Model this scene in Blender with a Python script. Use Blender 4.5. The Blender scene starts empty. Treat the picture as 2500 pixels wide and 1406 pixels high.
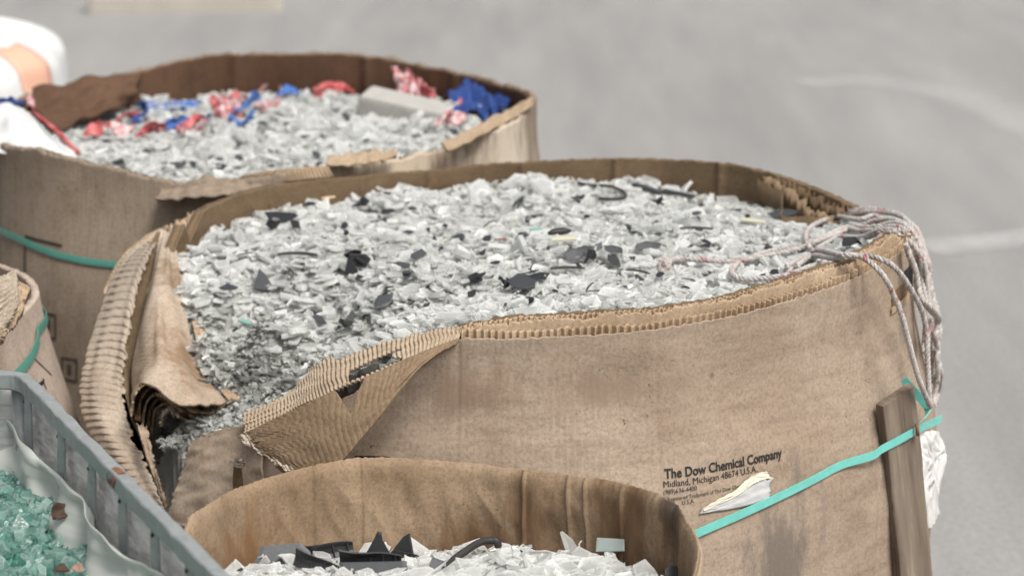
import bpy, math, random
import numpy as np
from mathutils import Vector, Matrix, Euler

S = bpy.context.scene
C = S.collection
rng = np.random.default_rng(7)
random.seed(7)
PI = math.pi

# ------------------------------------------------------------------ camera
CAM_H, PITCH, FPX = 1.73, math.radians(15.0), 5347.0
cd = bpy.data.cameras.new('camera'); cam = bpy.data.objects.new('camera', cd); C.objects.link(cam)
cam.location = (0, 0, CAM_H); cam.rotation_euler = (PI/2 - PITCH, 0, 0)
cd.sensor_width = 36; cd.lens = 77.0; cd.clip_end = 2000
cd.dof.use_dof = True; cd.dof.focus_distance = 2.86; cd.dof.aperture_fstop = 4.8
S.camera = cam
# ------------------------------------------------------------------ sky and sun
SUN_EL, SUN_AZ = math.radians(58), math.radians(143)      # azimuth clockwise from +Y
w = bpy.data.worlds.new('World'); S.world = w; w.use_nodes = True
nt = w.node_tree; nt.nodes.clear()
sky = nt.nodes.new('ShaderNodeTexSky'); sky.sky_type = 'NISHITA'; sky.sun_disc = False
sky.sun_elevation = SUN_EL; sky.sun_rotation = SUN_AZ
sky.air_density = 1.0; sky.dust_density = 6.0; sky.ozone_density = 1.0
hs = nt.nodes.new('ShaderNodeHueSaturation'); hs.inputs['Saturation'].default_value = 0.22
bg = nt.nodes.new('ShaderNodeBackground'); bg.inputs['Strength'].default_value = 0.10
wo = nt.nodes.new('ShaderNodeOutputWorld')
nt.links.new(sky.outputs[0], hs.inputs['Color']); nt.links.new(hs.outputs[0], bg.inputs['Color']); nt.links.new(bg.outputs[0], wo.inputs[0])
sl = bpy.data.lights.new('sun', 'SUN'); sl.energy = 2.3; sl.angle = math.radians(20); sl.color = (1.0, 0.965, 0.91)
so = bpy.data.objects.new('sun', sl); C.objects.link(so)
sd = Vector((math.sin(SUN_AZ)*math.cos(SUN_EL), math.cos(SUN_AZ)*math.cos(SUN_EL), math.sin(SUN_EL)))
so.rotation_euler = sd.to_track_quat('Z', 'Y').to_euler(); so.location = (4, -3, 6)
# ------------------------------------------------------------------ view
vs = S.view_settings; vs.view_transform = 'Standard'; vs.look = 'None'; vs.exposure = 0.30; vs.gamma = 1.0
vs.use_curve_mapping = False
cy = S.cycles
cy.max_bounces = 14; cy.diffuse_bounces = 5; cy.glossy_bounces = 5; cy.transmission_bounces = 14; cy.transparent_max_bounces = 8
cy.caustics_reflective = True; cy.caustics_refractive = True; cy.blur_glossy = 1.0; cy.use_denoising = True
cy.sample_clamp_indirect = 6.0

# ------------------------------------------------------------------ projection helpers (real distances along a sight line)
cp, sp_ = math.cos(PITCH), math.sin(PITCH)
def ray(u, v):
    a = (u-1250.0)/FPX; b = (703.0-v)/FPX
    return np.array([a, cp + b*sp_, -sp_ + b*cp])
def P(u, v, y):
    d = ray(u, v); t = y/d[1]; return np.array([0, 0, CAM_H]) + d*t
def PZ(u, v, z):
    d = ray(u, v); t = (z-CAM_H)/d[2]; return np.array([0, 0, CAM_H]) + d*t
def pxm(p):        # metres per photo pixel at p
    return (p[1]*cp + (CAM_H-p[2])*sp_)/FPX

# ------------------------------------------------------------------ noise / curves
_ns = {}
def noise2(a, b, seed=0, octv=3):
    if seed not in _ns:
        r = np.random.default_rng(1000+seed)
        _ns[seed] = (r.normal(size=(24, 2)), r.uniform(0, 2*PI, 24))
    k, ph = _ns[seed]; out = 0
    for o in range(octv):
        s = 2.0**o
        for i in range(8):
            j = o*8+i
            out = out + np.sin((a*k[j, 0]+b*k[j, 1])*s*2.2+ph[j])/s/8**.5*0.8
    return out
def cr(pts, n, closed=False):
    """Catmull-Rom through pts (k,d) -> (n,d)"""
    p = np.asarray(pts, float); k = len(p)
    if closed:
        t = np.arange(n)/n*k; i = np.floor(t).astype(int); f = (t-i)[:, None]
        g = lambda q: p[(i+q) % k]
    else:
        t = np.linspace(0, k-1, n); i = np.minimum(np.floor(t).astype(int), k-2); f = (t-i)[:, None]
        g = lambda q: np.where(((i+q) < 0)[:, None], 2*p[0]-p[1], np.where(((i+q) > k-1)[:, None], 2*p[-1]-p[-2], p[np.clip(i+q, 0, k-1)]))
    p0, p1, p2, p3 = g(-1), g(0), g(1), g(2)
    return 0.5*((2*p1)+(-p0+p2)*f+(2*p0-5*p1+4*p2-p3)*f*f+(-p0+3*p1-3*p2+p3)*f**3)

# ------------------------------------------------------------------ object helpers
def mesh_obj(name, verts, faces, mat, parent=None, smooth=False, attr=None, matidx=None):
    me = bpy.data.meshes.new(name)
    if isinstance(faces, np.ndarray):
        nf, k = faces.shape
        me.vertices.add(len(verts)); me.vertices.foreach_set('co', np.asarray(verts, np.float32).ravel())
        me.loops.add(nf*k); me.loops.foreach_set('vertex_index', faces.astype(np.int32).ravel())
        me.polygons.add(nf); me.polygons.foreach_set('loop_start', np.arange(0, nf*k, k, dtype=np.int32))
        me.update(calc_edges=True)
    else:
        me.from_pydata([tuple(map(float, q)) for q in verts], [], [tuple(map(int, f)) for f in faces]); me.update()
    for m in (mat if isinstance(mat, (list, tuple)) else [mat]): me.materials.append(m)
    if matidx is not None: me.polygons.foreach_set('material_index', np.asarray(matidx, np.int32))
    if attr is not None:
        for kx, va in attr.items():
            at = me.attributes.new(kx, 'FLOAT', 'POINT'); at.data.foreach_set('value', np.asarray(va, np.float32))
    me.polygons.foreach_set('use_smooth', np.full(len(me.polygons), smooth))
    me.validate()
    o = bpy.data.objects.new(name, me); C.objects.link(o)
    if parent is not None: o.parent = parent
    return o
def thing(name, label, cat, loc=(0, 0, 0), group=None):
    o = bpy.data.objects.new(name, None); C.objects.link(o); o.location = loc; o.empty_display_size = .05
    o['label'] = label; o['category'] = cat
    if group: o['group'] = group
    # keep world coordinates for children: geometry is written relative to the base
    return o
def tag(o, label, cat, group=None):
    o['label'] = label; o['category'] = cat
    if group: o['group'] = group
    return o
def kind(o, k): o['kind'] = k; return o

def solid_from_grid(V, keep=None, closed=False):
    """V (2,a,b,3): front and back grid -> verts, faces with side walls along every boundary"""
    _, a, b, _ = V.shape
    idx = np.arange(a*b).reshape(a, b)
    if closed: q = np.stack([idx, np.roll(idx, -1, 0), np.roll(np.roll(idx, -1, 0), -1, 1), np.roll(idx, -1, 1)], -1)[:, :-1]
    else: q = np.stack([idx[:-1, :-1], idx[1:, :-1], idx[1:, 1:], idx[:-1, 1:]], -1)
    q = q.reshape(-1, 4)
    if keep is not None: q = q[np.asarray(keep).reshape(-1)]
    e = np.concatenate([q[:, [0, 1]], q[:, [1, 2]], q[:, [2, 3]], q[:, [3, 0]]])
    key = np.sort(e, 1); key = key[:, 0].astype(np.int64)*(a*b)+key[:, 1]
    u, inv, cnt = np.unique(key, return_inverse=True, return_counts=True)
    be = e[cnt[inv] == 1]; N = a*b
    side = np.stack([be[:, 1], be[:, 0], be[:, 0]+N, be[:, 1]+N], -1)
    faces = np.concatenate([q, q[:, ::-1]+N, side])
    return V.reshape(-1, 3), faces
def grid_normals(G, closed=False):
    if closed: du = np.roll(G, -1, 0)-np.roll(G, 1, 0)
    else: du = np.gradient(G, axis=0)
    dv = np.gradient(G, axis=1)
    n = np.cross(du, dv); n /= np.linalg.norm(n, axis=-1, keepdims=True)+1e-12
    return n
def sheet(name, ctrl, nu, nv, mat, parent=None, thick=.003, flute=None, wrinkle=0, wseed=1, wscale=20, jag=(0, 0, 0, 0),
          hole=None, ends=None, smooth=True, world=True, fmask=None, saw=False, ridged=False):
    """solid sheet through a net of control points ctrl[r][c]=(u,v,y); r along s, c along t"""
    A = np.array([[P(*q) for q in row] for row in ctrl]) if world else np.array(ctrl, float)
    s = np.linspace(0, 1, nu); t = np.linspace(0, 1, nv)
    B = np.stack([cr(A[:, c], nu) for c in range(A.shape[1])], 1)          # nu x cols
    G = np.stack([cr(B[i], nv*3) for i in range(nu)], 0)                   # dense in t
    B2 = None
    j0 = jag[0]*(.5+.5*noise2(s*40, s*0, 31+wseed)); j1 = jag[1]*(.5+.5*noise2(s*40, s*0, 32+wseed))
    out = np.zeros((nu, nv, 3))
    for i in range(nu):
        tt = np.clip(t+j0[i]*(1-t)**5-j1[i]*t**5, 0, 1)*(nv*3-1); k = np.clip(np.floor(tt).astype(int), 0, nv*3-2); f = (tt-k)[:, None]
        out[i] = G[i][k]*(1-f)+G[i][k+1]*f
    if jag[2] or jag[3]:
        a0 = jag[2]*(.5+.5*noise2(t*30, t*0, 33+wseed)); a1 = jag[3]*(.5+.5*noise2(t*30, t*0, 34+wseed)); o2 = out.copy()
        for c in range(nv):
            ss = np.clip((s+a0[c]*(1-s)**5-a1[c]*s**5)*(nu-1), 0, nu-1.001); k = np.floor(ss).astype(int); f = (ss-k)[:, None]
            o2[:, c] = out[k, c]*(1-f)+out[k+1, c]*f
        out = o2
    n = grid_normals(out)
    ss, tt = np.meshgrid(s, t, indexing='ij'); h = np.zeros_like(ss)
    if flute:
        ax, cnt, amp = flute; q = ss if ax == 's' else tt; m = 1 if fmask is None else fmask(ss, tt)
        wob = .22/cnt*noise2(ss*2.2, tt*2.2, 50+wseed, 2)
        ph_ = 2*PI*cnt*(q+wob); fr_ = (cnt*(q+wob)) % 1.0; h = h+amp*(2*fr_**.6*np.clip((1-fr_)/.14, 0, 1)-1 if saw else 1-2*np.abs(np.cos(ph_/2))**.75)*(.85+.22*noise2(ss*6, tt*6, 60+wseed, 2))*m
    if ridged: h = h+wrinkle*(.6-np.abs(noise2(ss*wscale*.5, tt*wscale*.5, wseed+7, 1))*1.3+.5*np.abs(noise2(ss*wscale, tt*wscale, wseed+8, 1)))
    elif wrinkle: h = h+wrinkle*noise2(ss*wscale*.42, tt*wscale*.42, wseed, 2)
    out = out+n*h[..., None]
    V = np.stack([out+n*thick/2, out-n*thick/2])
    keep = None
    if hole is not None:
        sm = (ss[:-1, :-1]+ss[1:, 1:])/2; tm = (tt[:-1, :-1]+tt[1:, 1:])/2; keep = ~hole(sm, tm)
    v, f = solid_from_grid(V, keep)
    if parent is not None and parent.type == 'EMPTY': v = v-np.array(parent.location)
    return mesh_obj(name, v, f, mat, parent, smooth)
def tube(path, r, k=8, closed=False, flat=None):
    p = np.asarray(path, float); n = len(p)
    tg = np.gradient(p, axis=0); tg /= np.linalg.norm(tg, axis=1, keepdims=True)+1e-12
    up = np.array([0.0, 0, 1]); nn = np.zeros_like(p); prev = np.cross(tg[0], up)
    if np.linalg.norm(prev) < 1e-3: prev = np.array([1.0, 0, 0])
    for i in range(n):
        q = prev-tg[i]*prev.dot(tg[i]); q /= np.linalg.norm(q)+1e-12; nn[i] = q; prev = q
    bb = np.cross(tg, nn); a = np.arange(k)/k*2*PI
    r = np.broadcast_to(np.asarray(r, float), (n,))
    e1, e2 = (1, 1) if flat is None else flat
    V = p[:, None]+r[:, None, None]*(e1*np.cos(a)[None, :, None]*nn[:, None]+e2*np.sin(a)[None, :, None]*bb[:, None])
    idx = np.arange(n*k).reshape(n, k)
    f = np.stack([idx[:-1], np.roll(idx, -1, 1)[:-1], np.roll(idx, -1, 1)[1:], idx[1:]], -1).reshape(-1, 4)
    v = V.reshape(-1, 3); v = np.concatenate([v, p[:1], p[-1:]])
    cap = [(int(idx[0, (j+1) % k]), int(idx[0, j]), n*k, n*k) for j in range(k)]+[(int(idx[-1, j]), int(idx[-1, (j+1) % k]), n*k+1, n*k+1) for j in range(k)]
    return v, [tuple(q) for q in f]+[c[:3] for c in cap], (nn, bb, tg)

# ------------------------------------------------------------------ materials
def newmat(name):
    m = bpy.data.materials.new(name); m.use_nodes = True; n = m.node_tree; b = n.nodes['Principled BSDF']; return m, n, b
def nd(n, t, **kw):
    x = n.nodes.new(t)
    for k, v in kw.items():
        if hasattr(x, k): setattr(x, k, v)
        else: x.inputs[k.replace('_', ' ')].default_value = v
    return x
def noise_node(n, co, scale, detail=4, rough=.55, sv=None):
    if sv is not None:
        mp = n.nodes.new('ShaderNodeMapping'); mp.inputs['Scale'].default_value = sv; n.links.new(co, mp.inputs[0]); co = mp.outputs[0]
    x = n.nodes.new('ShaderNodeTexNoise'); x.inputs['Scale'].default_value = scale; x.inputs['Detail'].default_value = detail; x.inputs['Roughness'].default_value = rough
    n.links.new(co, x.inputs['Vector']); return x.outputs['Fac']
def ramp(n, fac, stops):
    r = n.nodes.new('ShaderNodeValToRGB'); e = r.color_ramp.elements
    while len(e) < len(stops): e.new(.5)
    for i, (p, c) in enumerate(stops): e[i].position = p; e[i].color = (*c, 1) if len(c) == 3 else c
    n.links.new(fac, r.inputs[0]); return r.outputs[0]
def mixc(n, f, a, b, mode='MIX'):
    x = n.nodes.new('ShaderNodeMix'); x.data_type = 'RGBA'; x.blend_type = mode
    if isinstance(f, (int, float)): x.inputs[0].default_value = f
    else: n.links.new(f, x.inputs[0])
    for s_, k in ((a, 6), (b, 7)):
        if isinstance(s_, tuple): x.inputs[k].default_value = (*s_, 1)
        else: n.links.new(s_, x.inputs[k])
    return x.outputs[2]
def mth(n, op, a, b=None, clamp=False):
    x = n.nodes.new('ShaderNodeMath'); x.operation = op; x.use_clamp = clamp
    for i, q in enumerate((a, b)):
        if q is None: continue
        if isinstance(q, (int, float)): x.inputs[i].default_value = q
        else: n.links.new(q, x.inputs[i])
    return x.outputs[0]
def bump(n, b, hsock, strength=.3, dist=.002):
    x = n.nodes.new('ShaderNodeBump'); x.inputs['Strength'].default_value = strength; x.inputs['Distance'].default_value = dist
    n.links.new(hsock, x.inputs['Height']); n.links.new(x.outputs[0], b.inputs['Normal'])
def card(name, c1, c2, dark, blotches=(), ring=None, pitch=.0095, ringamt=.18, fiber=(60, 60, 5), streak=.5):
    """weathered cardboard: two tones, brown water stains, fibre, faint flute lines showing through"""
    m, n, b = newmat(name); co = n.nodes.new('ShaderNodeNewGeometry').outputs['Position']
    f1 = noise_node(n, co, 3.2, 5, .6); f2 = noise_node(n, co, 1.0, 6, .7, fiber)
    f3 = noise_node(n, co, 210, 3, .7); f4 = noise_node(n, co, 9, 6, .7)
    col = mixc(n, ramp(n, f1, [(.36, (0, 0, 0)), (.64, (1, 1, 1))]), c1, c2)
    col = mixc(n, ramp(n, f4, [(.51, (0, 0, 0)), (.78, (.7, .7, .7))]), col, dark)
    col = mixc(n, streak, col, ramp(n, f2, [(.25, (.55, .53, .5)), (.5, (1, 1, 1)), (.8, (1.18, 1.17, 1.15))]), 'MULTIPLY')
    col = mixc(n, .55, col, ramp(n, f3, [(.3, (.52, .50, .48)), (.52, (1, 1, 1)), (.75, (1.28, 1.28, 1.28))]), 'MULTIPLY')
    hgt = mth(n, 'ADD', mth(n, 'MULTIPLY', f3, .35), mth(n, 'MULTIPLY', f4, .8))
    fk = noise_node(n, co, 55, 4, .7); col = mixc(n, .4, col, ramp(n, fk, [(.25, (.70, .66, .62)), (.42, (1, 1, 1)), (.8, (1.06, 1.06, 1.06))]), 'MULTIPLY')
    if ring is not None:
        sx = n.nodes.new('ShaderNodeSeparateXYZ'); n.links.new(co, sx.inputs[0])
        th = mth(n, 'ARCTAN2', mth(n, 'SUBTRACT', sx.outputs[1], ring[1]), mth(n, 'SUBTRACT', sx.outputs[0], ring[0]))
        ph = mth(n, 'ADD', mth(n, 'MULTIPLY', th, 2*PI*ring[2]/pitch), mth(n, 'MULTIPLY', f4, 3.0))
        wv = mth(n, 'SINE', ph); amt = mth(n, 'MULTIPLY', wv, ramp(n, f1, [(.4, (.15, .15, .15)), (.7, (1, 1, 1))]))
        hgt = mth(n, 'ADD', hgt, mth(n, 'MULTIPLY', amt, ringamt))
        col = mixc(n, mth(n, 'MULTIPLY', mth(n, 'GREATER_THAN', amt, .55), ringamt*.55), col, dark)
    sp3 = noise_node(n, co, 130, 2, .5); sp4 = noise_node(n, co, 5, 2, .5)
    col = mixc(n, mth(n, 'MULTIPLY', ramp(n, sp3, [(.69, (0, 0, 0)), (.73, (.8, .8, .8))]), ramp(n, sp4, [(.45, (0, 0, 0)), (.6, (1, 1, 1))])), col, tuple(x*.45 for x in dark))
    for (sc, rad, sc_col, stretch) in blotches:
        vm = n.nodes.new('ShaderNodeVectorMath'); vm.operation = 'SUBTRACT'; n.links.new(co, vm.inputs[0]); vm.inputs[1].default_value = sc
        v2 = n.nodes.new('ShaderNodeVectorMath'); v2.operation = 'MULTIPLY'; n.links.new(vm.outputs[0], v2.inputs[0]); v2.inputs[1].default_value = stretch
        v3 = n.nodes.new('ShaderNodeVectorMath'); v3.operation = 'LENGTH'; n.links.new(v2.outputs[0], v3.inputs[0])
        nz = noise_node(n, co, 26, 6, .75, (1, 1, .25))
        d = mth(n, 'ADD', mth(n, 'DIVIDE', v3.outputs['Value'], rad), mth(n, 'MULTIPLY', mth(n, 'SUBTRACT', nz, .5), 3.4))
        mk = ramp(n, d, [(.25, (.85, .85, .85)), (1.0, (0, 0, 0))])
        col = mixc(n, mk, col, sc_col)
    n.links.new(col, b.inputs['Base Color']); b.inputs['Roughness'].default_value = .82; b.inputs['Specular IOR Level'].default_value = .25
    bump(n, b, hgt, .55, .0025); return m
def plain(name, col, rough=.5, metal=0, var=.15, scale=30, bumpd=.0008, spec=.5, trans=0):
    m, n, b = newmat(name); co = n.nodes.new('ShaderNodeNewGeometry').outputs['Position']
    f = noise_node(n, co, scale, 5, .65)
    c = mixc(n, f, tuple(x*(1-var) for x in col), tuple(min(1, x*(1+var)) for x in col))
    n.links.new(c, b.inputs['Base Color']); b.inputs['Roughness'].default_value = rough; b.inputs['Metallic'].default_value = metal
    b.inputs['Specular IOR Level'].default_value = spec; b.inputs['Transmission Weight'].default_value = trans
    bump(n, b, f, .4, bumpd); return m
def glassmat(name, lo, hi, trans, rough=.08, ior=1.45, milky=None):
    m, n, b = newmat(name); at = n.nodes.new('ShaderNodeAttribute'); at.attribute_name = 'shade'
    co = n.nodes.new('ShaderNodeNewGeometry').outputs['Position']
    f = noise_node(n, co, 95, 4, .7); fs = noise_node(n, co, 1.0, 3, .7, (60, 330, 210)); fl = noise_node(n, co, 38, 2, .5)
    c = ramp(n, at.outputs['Fac'], [(0, lo), (1, hi)])
    c = mixc(n, .6, c, ramp(n, f, [(.35, (.90, .91, .89)), (.6, (1.0, 1.0, 1.0))]), 'MULTIPLY')
    n.links.new(c, b.inputs['Base Color']); b.inputs['Roughness'].default_value = rough; b.inputs['IOR'].default_value = ior
    b.inputs['Transmission Weight'].default_value = trans; b.inputs['Specular IOR Level'].default_value = .6
    c = mixc(n, .32, c, ramp(n, fs, [(.30, (.50, .52, .50)), (.48, (.95, .95, .95)), (.7, (1, 1, 1))]), 'MULTIPLY')
    n.links.new(c, b.inputs['Base Color'])
    bump(n, b, mth(n, 'ADD', mth(n, 'MULTIPLY', fl, 2.2), mth(n, 'MULTIPLY', fs, .5)), .65, .0035)
    if milky:      # broken faces and dust scatter light: part of every shard is milky
        dl = n.nodes.new('ShaderNodeBsdfPrincipled'); dl.inputs['Roughness'].default_value = .12; dl.inputs['Specular IOR Level'].default_value = .8; n.links.new(b.inputs['Normal'].links[0].from_socket, dl.inputs['Normal']); tl = n.nodes.new('ShaderNodeBsdfTranslucent'); n.links.new(c, dl.inputs[0]); n.links.new(c, tl.inputs[0])
        m1 = n.nodes.new('ShaderNodeMixShader'); m1.inputs[0].default_value = .55; n.links.new(dl.outputs[0], m1.inputs[1]); n.links.new(tl.outputs[0], m1.inputs[2])
        m2 = n.nodes.new('ShaderNodeMixShader'); ar = n.nodes.new('ShaderNodeAttribute'); ar.attribute_name = 'rim'; rm = mth(n, 'MULTIPLY', mth(n, 'POWER', ar.outputs['Fac'], 5.0), milky[2]); n.links.new(mth(n, 'ADD', mth(n, 'ADD', milky[0], mth(n, 'MULTIPLY', at.outputs['Fac'], milky[1])), rm, True), m2.inputs[0])
        n.links.new(b.outputs[0], m2.inputs[1]); n.links.new(m1.outputs[0], m2.inputs[2]); n.links.new(m2.outputs[0], n.nodes['Material Output'].inputs[0])
    return m

# colours are real-world reflectances
M_asph, n_, b_ = newmat('asphalt')
co_ = n_.nodes.new('ShaderNodeNewGeometry').outputs['Position']
fa = noise_node(n_, co_, 1.1, 5, .6, (1, .16, 1)); fb = noise_node(n_, co_, 60, 3, .7); fc = noise_node(n_, co_, 4.5, 4, .65, (1, .16, 1))
c_ = ramp(n_, fa, [(.3, (.255, .250, .242)), (.7, (.315, .309, .300))])
c_ = mixc(n_, .5, c_, ramp(n_, fc, [(.3, (.80, .79, .80)), (.68, (1.12, 1.11, 1.10))]), 'MULTIPLY')
c_ = mixc(n_, .4, c_, ramp(n_, fb, [(.3, (.6, .6, .6)), (.7, (1.3, 1.3, 1.3))]), 'MULTIPLY')
n_.links.new(c_, b_.inputs['Base Color']); b_.inputs['Roughness'].default_value = .9; bump(n_, b_, fb, .4, .004)
M_paint = plain('worn_road_paint', (.60, .595, .58), .8, var=.15, scale=3)
n_ = M_paint.node_tree; at_ = n_.nodes.new('ShaderNodeAttribute'); at_.attribute_name = 'shade'; tr_ = n_.nodes.new('ShaderNodeBsdfTransparent'); mx_ = n_.nodes.new('ShaderNodeMixShader')
nz_ = ramp(n_, noise_node(n_, n_.nodes.new('ShaderNodeNewGeometry').outputs['Position'], 3.5, 5, .7), [(.35, (.6, .6, .6)), (.6, (1, 1, 1))])
n_.links.new(mth(n_, 'MULTIPLY', at_.outputs['Fac'], nz_), mx_.inputs[0]); n_.links.new(tr_.outputs[0], mx_.inputs[1]); n_.links.new(n_.nodes['Principled BSDF'].outputs[0], mx_.inputs[2]); n_.links.new(mx_.outputs[0], n_.nodes['Material Output'].inputs[0])
M_conc = plain('concrete', (.40, .39, .36), .9, var=.2, scale=40, bumpd=.003)
M_kerb = plain('kerb_concrete', (.46, .42, .37), .9, var=.15, scale=8, bumpd=.003)
M_strap = plain('turquoise_strap', (.18, .58, .51), .30, var=.22, scale=70, bumpd=.0015, spec=.5)
M_strapd = plain('green_strap', (.075, .25, .20), .4, var=.10, scale=60)
M_ink = plain('black_ink', (.018, .016, .017), .7, var=.2)
M_black = plain('black_plastic', (.020, .021, .023), .42, var=.35, scale=60, bumpd=.0012)
M_slate = plain('dark_grey_plastic', (.040, .043, .048), .5, var=.2, scale=80, bumpd=.0012)
M_rubber = plain('black_rubber', (.028, .026, .025), .6, var=.3, scale=50, bumpd=.0015)
M_glass = glassmat('clear_broken_glass', (.80, .81, .79), (1.0, 1.0, .99), .85, .04, 1.38, (.16, .62, .50))
M_glassd = glassmat('dusty_fine_glass', (.22, .22, .20), (.75, .76, .72), .4, .15)
M_green = glassmat('green_tempered_glass', (.20, .58, .49), (.84, .99, .95), .92, .03, 1.40, (.03, .20, .35))
M_under = plain('dark_gap_bed', (.26, .26, .245), .8, var=.45, scale=120, bumpd=.006)  # bed under the shards, coloured dark so the gaps between them look shaded
M_underg = plain('green_glass_dust', (.08, .26, .21), .6, var=.5, scale=120, bumpd=.006)
M_galv = plain('galvanised_steel', (.33, .35, .348), .48, metal=.3, var=.35, scale=70)
M_rust = plain('rust', (.22, .09, .04), .85, var=.4, scale=90)
M_paper = plain('paper', (.78, .77, .74), .75, var=.06, scale=20)
M_cream = plain('torn_label_paper', (.72, .68, .54), .85, var=.12, scale=60)
M_lab = plain('label_paper_grey', (.50, .50, .49), .6, var=.25, scale=60)
M_leaf = plain('dry_leaf', (.055, .028, .018), .7, var=.4, scale=60, bumpd=.002)
M_blue = plain('blue_woven_plastic', (.018, .050, .20), .5, var=.3, scale=25, bumpd=.004)
M_blue2 = plain('bright_blue_plastic', (.06, .15, .42), .4, var=.2, scale=25)
def shredmat(name, a, b2, sc):
    m, n, b = newmat(name); co = n.nodes.new('ShaderNodeNewGeometry').outputs['Position']; f = noise_node(n, co, sc, 5, .75)
    n.links.new(ramp(n, f, [(.44, a), (.58, b2)]), b.inputs['Base Color']); b.inputs['Roughness'].default_value = .5; bump(n, b, f, .5, .004); return m
M_red = shredmat('red_woven_plastic', (.42, .055, .055), (.60, .20, .20), 60); M_pink = shredmat('faded_red_plastic', (.50, .12, .13), (.72, .62, .62), 75)
M_white = plain('white_woven_plastic', (.66, .66, .65), .55, var=.06, scale=20, bumpd=.004)
M_peach = plain('peach_panel', (.74, .42, .30), .6, var=.08, scale=10)
M_porc = plain('milky_glass', (.36, .37, .34), .25, var=.1, scale=40)
M_brown = plain('brown_chip', (.20, .09, .08), .5); M_teal = plain('teal_chip', (.20, .38, .33), .4); M_yel = plain('cream_strip', (.52, .50, .38), .6)

M_wood, n_, b_ = newmat('weathered_wood')
co_ = n_.nodes.new('ShaderNodeTexCoord').outputs['Object']
g1 = noise_node(n_, co_, 1.0, 7, .7, (55, 30, 3.0)); g2 = noise_node(n_, co_, 5, 4, .6); g3 = noise_node(n_, co_, 1.0, 3, .6, (160, 60, 6))
c_ = ramp(n_, g1, [(.30, (.030, .020, .014)), (.42, (.135, .102, .076)), (.60, (.225, .180, .138)), (.78, (.36, .30, .235))])
c_ = mixc(n_, .6, c_, ramp(n_, g2, [(.3, (.6, .58, .56)), (.7, (1.2, 1.18, 1.15))]), 'MULTIPLY')
n_.links.new(c_, b_.inputs['Base Color']); b_.inputs['Roughness'].default_value = .85; bump(n_, b_, mth(n_, 'ADD', g1, g3), .7, .002)

def trl(n, b, sock_or_col, f):
    t = n.nodes.new('ShaderNodeBsdfTranslucent'); x = n.nodes.new('ShaderNodeMixShader'); x.inputs[0].default_value = f
    if isinstance(sock_or_col, tuple): t.inputs[0].default_value = sock_or_col
    else: n.links.new(sock_or_col, t.inputs[0])
    n.links.new(b.outputs[0], x.inputs[1]); n.links.new(t.outputs[0], x.inputs[2]); n.links.new(x.outputs[0], n.nodes['Material Output'].inputs[0])
M_film, n_, b_ = newmat('stretch_film')
co_ = n_.nodes.new('ShaderNodeNewGeometry').outputs['Position']
g1 = noise_node(n_, co_, 1.0, 6, .7, (18, 18, 120)); g2 = noise_node(n_, co_, 30, 5, .7)
c_ = ramp(n_, g1, [(.3, (.58, .58, .59)), (.5, (.82, .82, .82)), (.72, (.97, .97, .96))])
n_.links.new(c_, b_.inputs['Base Color']); b_.inputs['Roughness'].default_value = .22; b_.inputs['Transmission Weight'].default_value = .2
bump(n_, b_, mth(n_, 'ADD', g1, mth(n_, 'MULTIPLY', g2, .5)), .8, .004); trl(n_, b_, c_, .5)
M_liner, n_, b_ = newmat('white_plastic_liner')
b_.inputs['Base Color'].default_value = (.76, .78, .74, 1); b_.inputs['Roughness'].default_value = .35
trl(n_, b_, (.80, .82, .78, 1), .4)
M_rope, n_, b_ = newmat('grey_rope')
co_ = n_.nodes.new('ShaderNodeNewGeometry').outputs['Position']
g1 = noise_node(n_, co_, 260, 3, .7); g2 = noise_node(n_, co_, 9, 3, .6)
c_ = ramp(n_, g1, [(.3, (.26, .24, .225)), (.6, (.55, .525, .50)), (.8, (.68, .66, .64))])
c_ = mixc(n_, .7, c_, ramp(n_, g2, [(.35, (.62, .58, .54)), (.65, (1.15, 1.13, 1.12))]), 'MULTIPLY')
n_.links.new(c_, b_.inputs['Base Color']); b_.inputs['Roughness'].default_value = .9; bump(n_, b_, g1, .6, .0015)
M_roper, n_, b_ = newmat('red_flecked_yarn')
co_ = n_.nodes.new('ShaderNodeNewGeometry').outputs['Position']
g1 = noise_node(n_, co_, 38, 3, .7); g2 = noise_node(n_, co_, 220, 2, .6)
c_ = ramp(n_, g1, [(.54, (.50, .475, .455)), (.60, (.42, .16, .17)), (.75, (.34, .07, .10))])
n_.links.new(c_, b_.inputs['Base Color']); b_.inputs['Roughness'].default_value = .9; bump(n_, b_, g2, .5, .001)

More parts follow.
